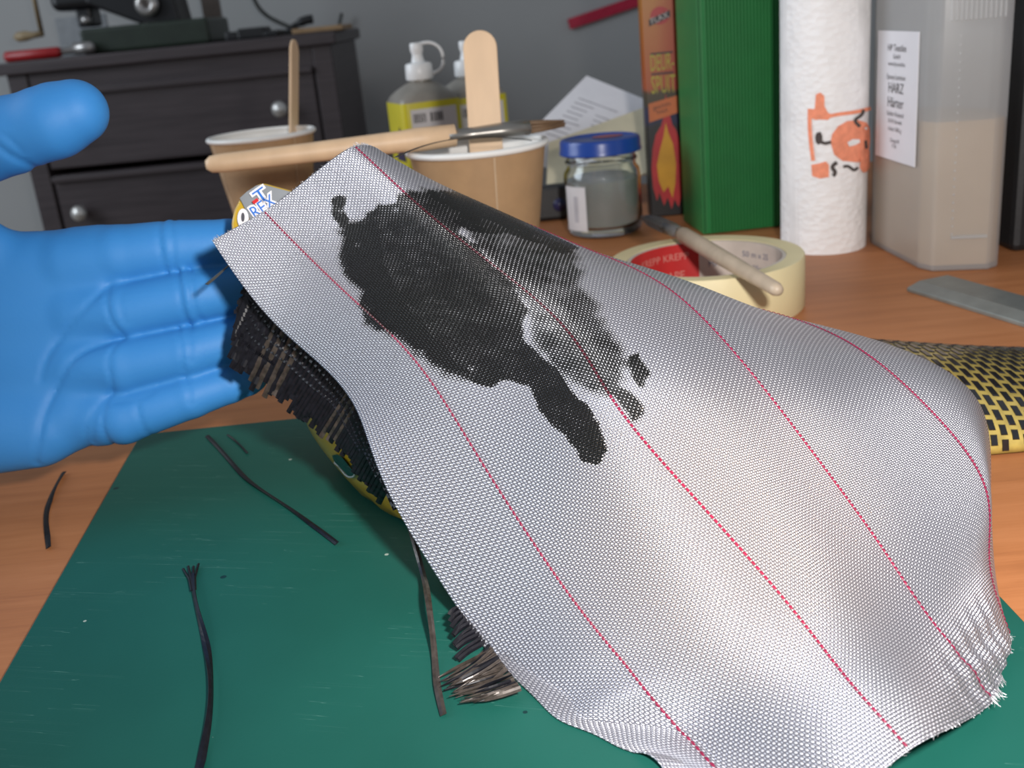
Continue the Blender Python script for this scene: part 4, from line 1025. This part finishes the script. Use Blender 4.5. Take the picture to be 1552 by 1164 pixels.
# ================================================================== LOOSE CARBON STRANDS
def strand(pts, width, label, tw=0.0, z=MATZ, m=CTM, fork=0, path3=None):
    p = curve(path3 if path3 is not None else [onz(x, y, z + .0006) for x, y in pts], 40)
    nr = []
    for i in range(40):
        t = unit(p[min(i + 1, 39)] - p[max(i - 1, 0)]); s = unit(np.cross(t, Z3)); b = np.cross(s, t)
        a = tw * math.sin(i / 39 * math.pi * 2.2 + .4); nr.append(b * math.cos(a) + s * math.sin(a))
    lift = np.array([[0, 0, abs(width / 2 * math.sin(tw * math.sin(i / 39 * math.pi * 2.2 + .4)))] for i in range(40)])
    p = p + (lift if path3 is None else 0)
    t = thing('carbon_strand', label, 'fibre strand', p[20], 'loose carbon strands')
    wd = [width * (1 - .35 * abs(math.sin(tw * math.sin(i / 39 * math.pi * 2.2 + .4)))) for i in range(40)]
    obj('strand_body', *ribbon(p, nr, wd, .0003), m, t)
    for k in range(fork):
        d = unit(p[0] - p[3]); s = unit(np.cross(d, Z3)); off = (k - (fork - 1) / 2) * .7
        e = p[0] + d * (.0055 + .001 * (k % 2)) + s * off * .0022
        obj('split_end', *ribbon([p[4] + s * off * .0005, p[1] + s * off * .0008, e], Z3, width * .33, .0003), m, t)
strand([(291, 872), (297, 915), (311, 970), (320, 1030), (318, 1090), (308, 1140), (300, 1175), (290, 1230)], .0021, 'long black strand with split end at the bottom of the mat', .9, fork=4)
strand([(314, 661), (345, 695), (380, 731), (430, 765), (470, 793), (511, 825)], .0018, 'black strand curving across the middle of the mat towards the cloth', .5)
strand([(345, 659), (360, 671), (375, 687)], .0008, 'tiny black fibre near the far edge of the mat', .2)
strand([(97, 716), (80, 748), (71, 780), (72, 812), (74, 831)], .0019, 'short black strand on bare wood below the glove', .4, z=0.0)
strand(None, .0018, 'black strand hanging from under the cloth onto the mat', .35, m=CTB, path3=[P(622, 800, .312), P(638, 858, .303), onz(651, 925, .0085), onz(658, 985, .0045), onz(663, 1040, MATZ + .001), onz(672, 1083, MATZ + .0007)])
strand(None, .0009, 'thin black fibre arching over the rim of the nearer cup', .1, path3=[P(600, 238, .345), P(640, 222, .42), P(690, 211, .485), P(730, 208, .515), P(770, 209, .528), P(806, 213, .532)])
strand(None, .0016, 'short stiff black strand end poking out towards the glove', .1, m=mat('carbon_tow_grey', (.05, .05, .045), .35), path3=[P(313, 431, .334), P(325, 421, .336), P(340, 408, .338), P(365, 388, .34)])

# ================================================================== GLOVED HAND
def surface_nets(D):
    ins = D < 0; n = D.shape
    cnt = np.zeros((n[0] - 1, n[1] - 1, n[2] - 1), np.int8)
    for a in (0, 1):
        for b in (0, 1):
            for c in (0, 1): cnt += ins[a:n[0] - 1 + a, b:n[1] - 1 + b, c:n[2] - 1 + c]
    act = (cnt > 0) & (cnt < 8); I = np.argwhere(act); idx = -np.ones(act.shape, np.int64); idx[act] = np.arange(len(I))
    pos = np.zeros((len(I), 3)); num = np.zeros(len(I))
    cr = [(a, b, c) for a in (0, 1) for b in (0, 1) for c in (0, 1)]
    val = {c: D[I[:, 0] + c[0], I[:, 1] + c[1], I[:, 2] + c[2]] for c in cr}
    for c in cr:
        for ax in range(3):
            if c[ax]: continue
            e = list(c); e[ax] = 1; e = tuple(e); d0, d1 = val[c], val[e]; x = (d0 < 0) != (d1 < 0)
            t = np.where(x, d0 / np.where(x, d0 - d1, 1), 0); q = np.tile(np.array(c, float), (len(I), 1)); q[:, ax] += t
            pos += q * x[:, None]; num += x
    pos = pos / num[:, None] + I
    F = []
    for ax in range(3):
        o1, o2 = [(1, 2), (2, 0), (0, 1)][ax]
        sl0 = [slice(None)] * 3; sl1 = [slice(None)] * 3; sl0[ax] = slice(0, -1); sl1[ax] = slice(1, None)
        e = ins[tuple(sl0)] != ins[tuple(sl1)]; E_ = np.argwhere(e); E_ = E_[(E_[:, o1] > 0) & (E_[:, o2] > 0) & (E_[:, o1] < n[o1] - 1) & (E_[:, o2] < n[o2] - 1)]
        def cell(da, db):
            q = E_.copy(); q[:, o1] -= da; q[:, o2] -= db; return idx[q[:, 0], q[:, 1], q[:, 2]]
        qd = np.stack([cell(1, 1), cell(0, 1), cell(0, 0), cell(1, 0)], 1); fl = ins[E_[:, 0], E_[:, 1], E_[:, 2]]
        qd[~fl] = qd[~fl][:, ::-1]; F.append(qd)
    return pos, np.concatenate(F)
HD = .372; HS = HD / FPX; VX = 3.4
x0_, x1_, y0_, y1_, z0_, z1_ = -470, 470, 110, 800, -175, 140
gx, gy, gz = [np.arange(a, b, VX, dtype=np.float32) for a, b in ((x0_, x1_), (y0_, y1_), (z0_, z1_))]
X, Y, Z = np.meshgrid(gx, gy, gz, indexing='ij')
def caps(a, b, ra, rb, zs=1.0):
    """tapered capsule; zs > 1 flattens it in depth"""
    a, b = np.array(a, np.float32), np.array(b, np.float32); d = b - a; L2 = float(d @ d)
    t = np.clip(((X - a[0]) * d[0] + (Y - a[1]) * d[1] + (Z - a[2]) * d[2]) / L2, 0, 1)
    return np.sqrt((X - a[0] - t * d[0]) ** 2 + (Y - a[1] - t * d[1]) ** 2 + ((Z - a[2] - t * d[2]) * zs) ** 2) - (ra + (rb - ra) * t)
def smin(a, b, k):
    h = np.clip(.5 + .5 * (b - a) / k, 0, 1); return b + (a - b) * h - k * h * (1 - h)
# palm, heel and wrist (x, y in photo pixels at the hand's distance, z towards / away from the lens)
D = caps((-120, 440, 10), (150, 398, 0), 78, 56, 1.35)
for a, b, ra, rb in (((-120, 500, 8), (160, 474, 0), 80, 50), ((-120, 570, 8), (160, 556, 0), 80, 50), ((-120, 640, 4), (150, 628, 0), 82, 46), ((-130, 655, -18), (60, 655, -14), 78, 52), ((-150, 420, -25), (-30, 372, -22), 82, 46)):
    D = smin(D, caps(a, b, ra, rb, 1.3), 34)
D = smin(D, caps((-420, 560, 25), (-150, 540, 10), 112, 120, 1.25), 60)
D = smin(D, caps((-420, 520, 25), (-150, 480, 10), 100, 110, 1.25), 60)
# thumb
th = caps((-150, 330, -30), (-60, 252, -62), 84, 64); th = smin(th, caps((-60, 252, -62), (60, 226, -90), 62, 53), 16)
th = smin(th, caps((60, 226, -90), (125, 209, -102), 53, 50), 8); th = smin(th, caps((125, 209, -102), (157, 196, -102), 49, 45), 14)
D = smin(D, th, 26)
# fingers: list of joints (x, y, z, r)
FNG = [
 [(110, 400, 2, 50), (182, 388, -2, 46), (262, 376, 2, 42), (345, 368, 12, 37), (420, 364, 30, 31), (436, 364, 34, 26)],
 [(120, 476, 0, 46), (192, 473, -8, 43), (295, 450, -6, 40), (362, 436, 10, 37), (425, 428, 36, 31), (440, 428, 42, 26)],
 [(120, 556, 0, 46), (190, 556, -8, 43), (288, 534, -6, 38), (365, 512, 12, 34), (415, 500, 34, 29), (428, 498, 40, 25)],
 [(120, 632, 0, 43), (190, 634, -6, 38.5), (290, 601, -2, 33), (345, 582, 10, 29), (372, 573, 18, 26), (380, 570, 20, 22)],
]
for J in FNG:
    fg = None
    for a, b in zip(J[:-1], J[1:]):
        c = caps(a[:3], b[:3], a[3], b[3]); fg = c if fg is None else smin(fg, c, 5)
    D = smin(D, fg, 10)
# creases of the tight glove
PX2, PY2 = X[:, :, 0], Y[:, :, 0]; CREASE = []
def crease(pts, wpx, depth, sgn=1):
    pts = curve(np.array(pts, float), 14); d = np.full(PX2.shape, 1e9)
    for (ax_, ay_), (bx_, by_) in zip(pts[:-1], pts[1:]):
        ex, ey = bx_ - ax_, by_ - ay_; t = np.clip(((PX2 - ax_) * ex + (PY2 - ay_) * ey) / (ex * ex + ey * ey), 0, 1)
        d = np.minimum(d, np.hypot(PX2 - ax_ - t * ex, PY2 - ay_ - t * ey))
    CREASE.append(sgn * depth * np.exp(-(d / wpx) ** 2))
for pts, w_, dp in [
  ([(179, 433), (150, 468), (116, 503), (88, 546), (80, 575)], 5, 5.5), ([(197, 514), (165, 525), (135, 541), (110, 575), (97, 600), (86, 640), (81, 665), (70, 698)], 5, 7),
  ([(178, 440), (182, 470), (190, 495), (200, 512)], 4, 5), ([(192, 520), (184, 550), (186, 580), (180, 597)], 4, 5), ([(176, 600), (172, 640), (176, 675)], 4, 4.5),
  ([(168, 610), (158, 640), (150, 668)], 4, 4.5), ([(150, 645), (138, 672), (128, 690)], 4, 4), ([(178, 598), (160, 622), (146, 650), (140, 682)], 4, 5),
  ([(250, 336), (256, 375), (260, 415)], 4, 4.5), ([(266, 336), (274, 375), (272, 410)], 4, 4), ([(276, 412), (286, 440), (290, 470), (292, 490)], 4, 5), ([(292, 408), (304, 436), (306, 465), (310, 484)], 4, 5),
  ([(278, 500), (290, 530), (288, 560)], 4, 4), ([(294, 496), (300, 520), (300, 548)], 4, 4), ([(221, 610), (226, 635), (230, 655)], 4, 4), ([(288, 572), (296, 590), (298, 610)], 4, 3.5),
  ([(100, 158), (108, 166), (114, 172)], 8, 2), ([(58, 245), (75, 262), (92, 270)], 5, 6), ([(92, 258), (84, 246), (70, 236)], 4, 3), ([(20, 330), (60, 345), (100, 350)], 8, 3), ([(200, 450), (203, 475), (206, 490)], 4, 2.5),
  ([(187, 610), (215, 606), (240, 598)], 4, 3), ([(350, 410), (320, 414), (300, 418)], 4, 2)]:
    crease(pts, w_, dp)
for pts, w_, dp in [([(190, 530), (150, 560), (120, 600), (100, 660)], 16, 4), ([(283, 412), (296, 445), (300, 485)], 5, 2)]:
    crease(pts, w_, dp, -1)
CR = np.array(CREASE); D = D + (CR.max(0) * .58 + .5 * np.minimum(CR.min(0), 0))[:, :, None] * (Z < 40)
pos, fq = surface_nets(D)
# one light smoothing pass
e = np.concatenate([fq[:, [0, 1]], fq[:, [1, 2]], fq[:, [2, 3]], fq[:, [3, 0]]]); acc = np.zeros_like(pos); n_ = np.zeros(len(pos))
for _ in range(2):
    acc[:] = 0; n_[:] = 0
    np.add.at(acc, e[:, 0], pos[e[:, 1]]); np.add.at(acc, e[:, 1], pos[e[:, 0]]); np.add.at(n_, e[:, 0], 1); np.add.at(n_, e[:, 1], 1)
    pos = pos * .5 + .5 * acc / n_[:, None]
wx, wy, wz = x0_ + pos[:, 0] * VX, y0_ + pos[:, 1] * VX, z0_ + pos[:, 2] * VX
hv = CAM + HD * Fw + ((wx - 776) * HS)[:, None] * Rt - ((wy - 582) * HS)[:, None] * Up + (wz * HS)[:, None] * Fw
def glove_mat():
    t = NT('blue_nitrile'); n = t.noise(18, 3)
    t.set(Base_Color=t.ramp(n, [(.3, (0.031, 0.198, 0.50)), (.7, (0.038, 0.218, 0.54))]), Roughness=.58, Specular_IOR_Level=.35, Subsurface_Weight=.12, Subsurface_Scale=.004, Subsurface_Radius=(.3, .6, 1.0))
    t.bump(t.noise(700, 3), .10, .0004); return t.m
hand = obj('gloved_hand', hv, fq, glove_mat(), smooth=True)
tag(hand, 'open hand in a blue nitrile glove reaching in from the left edge', 'hand')
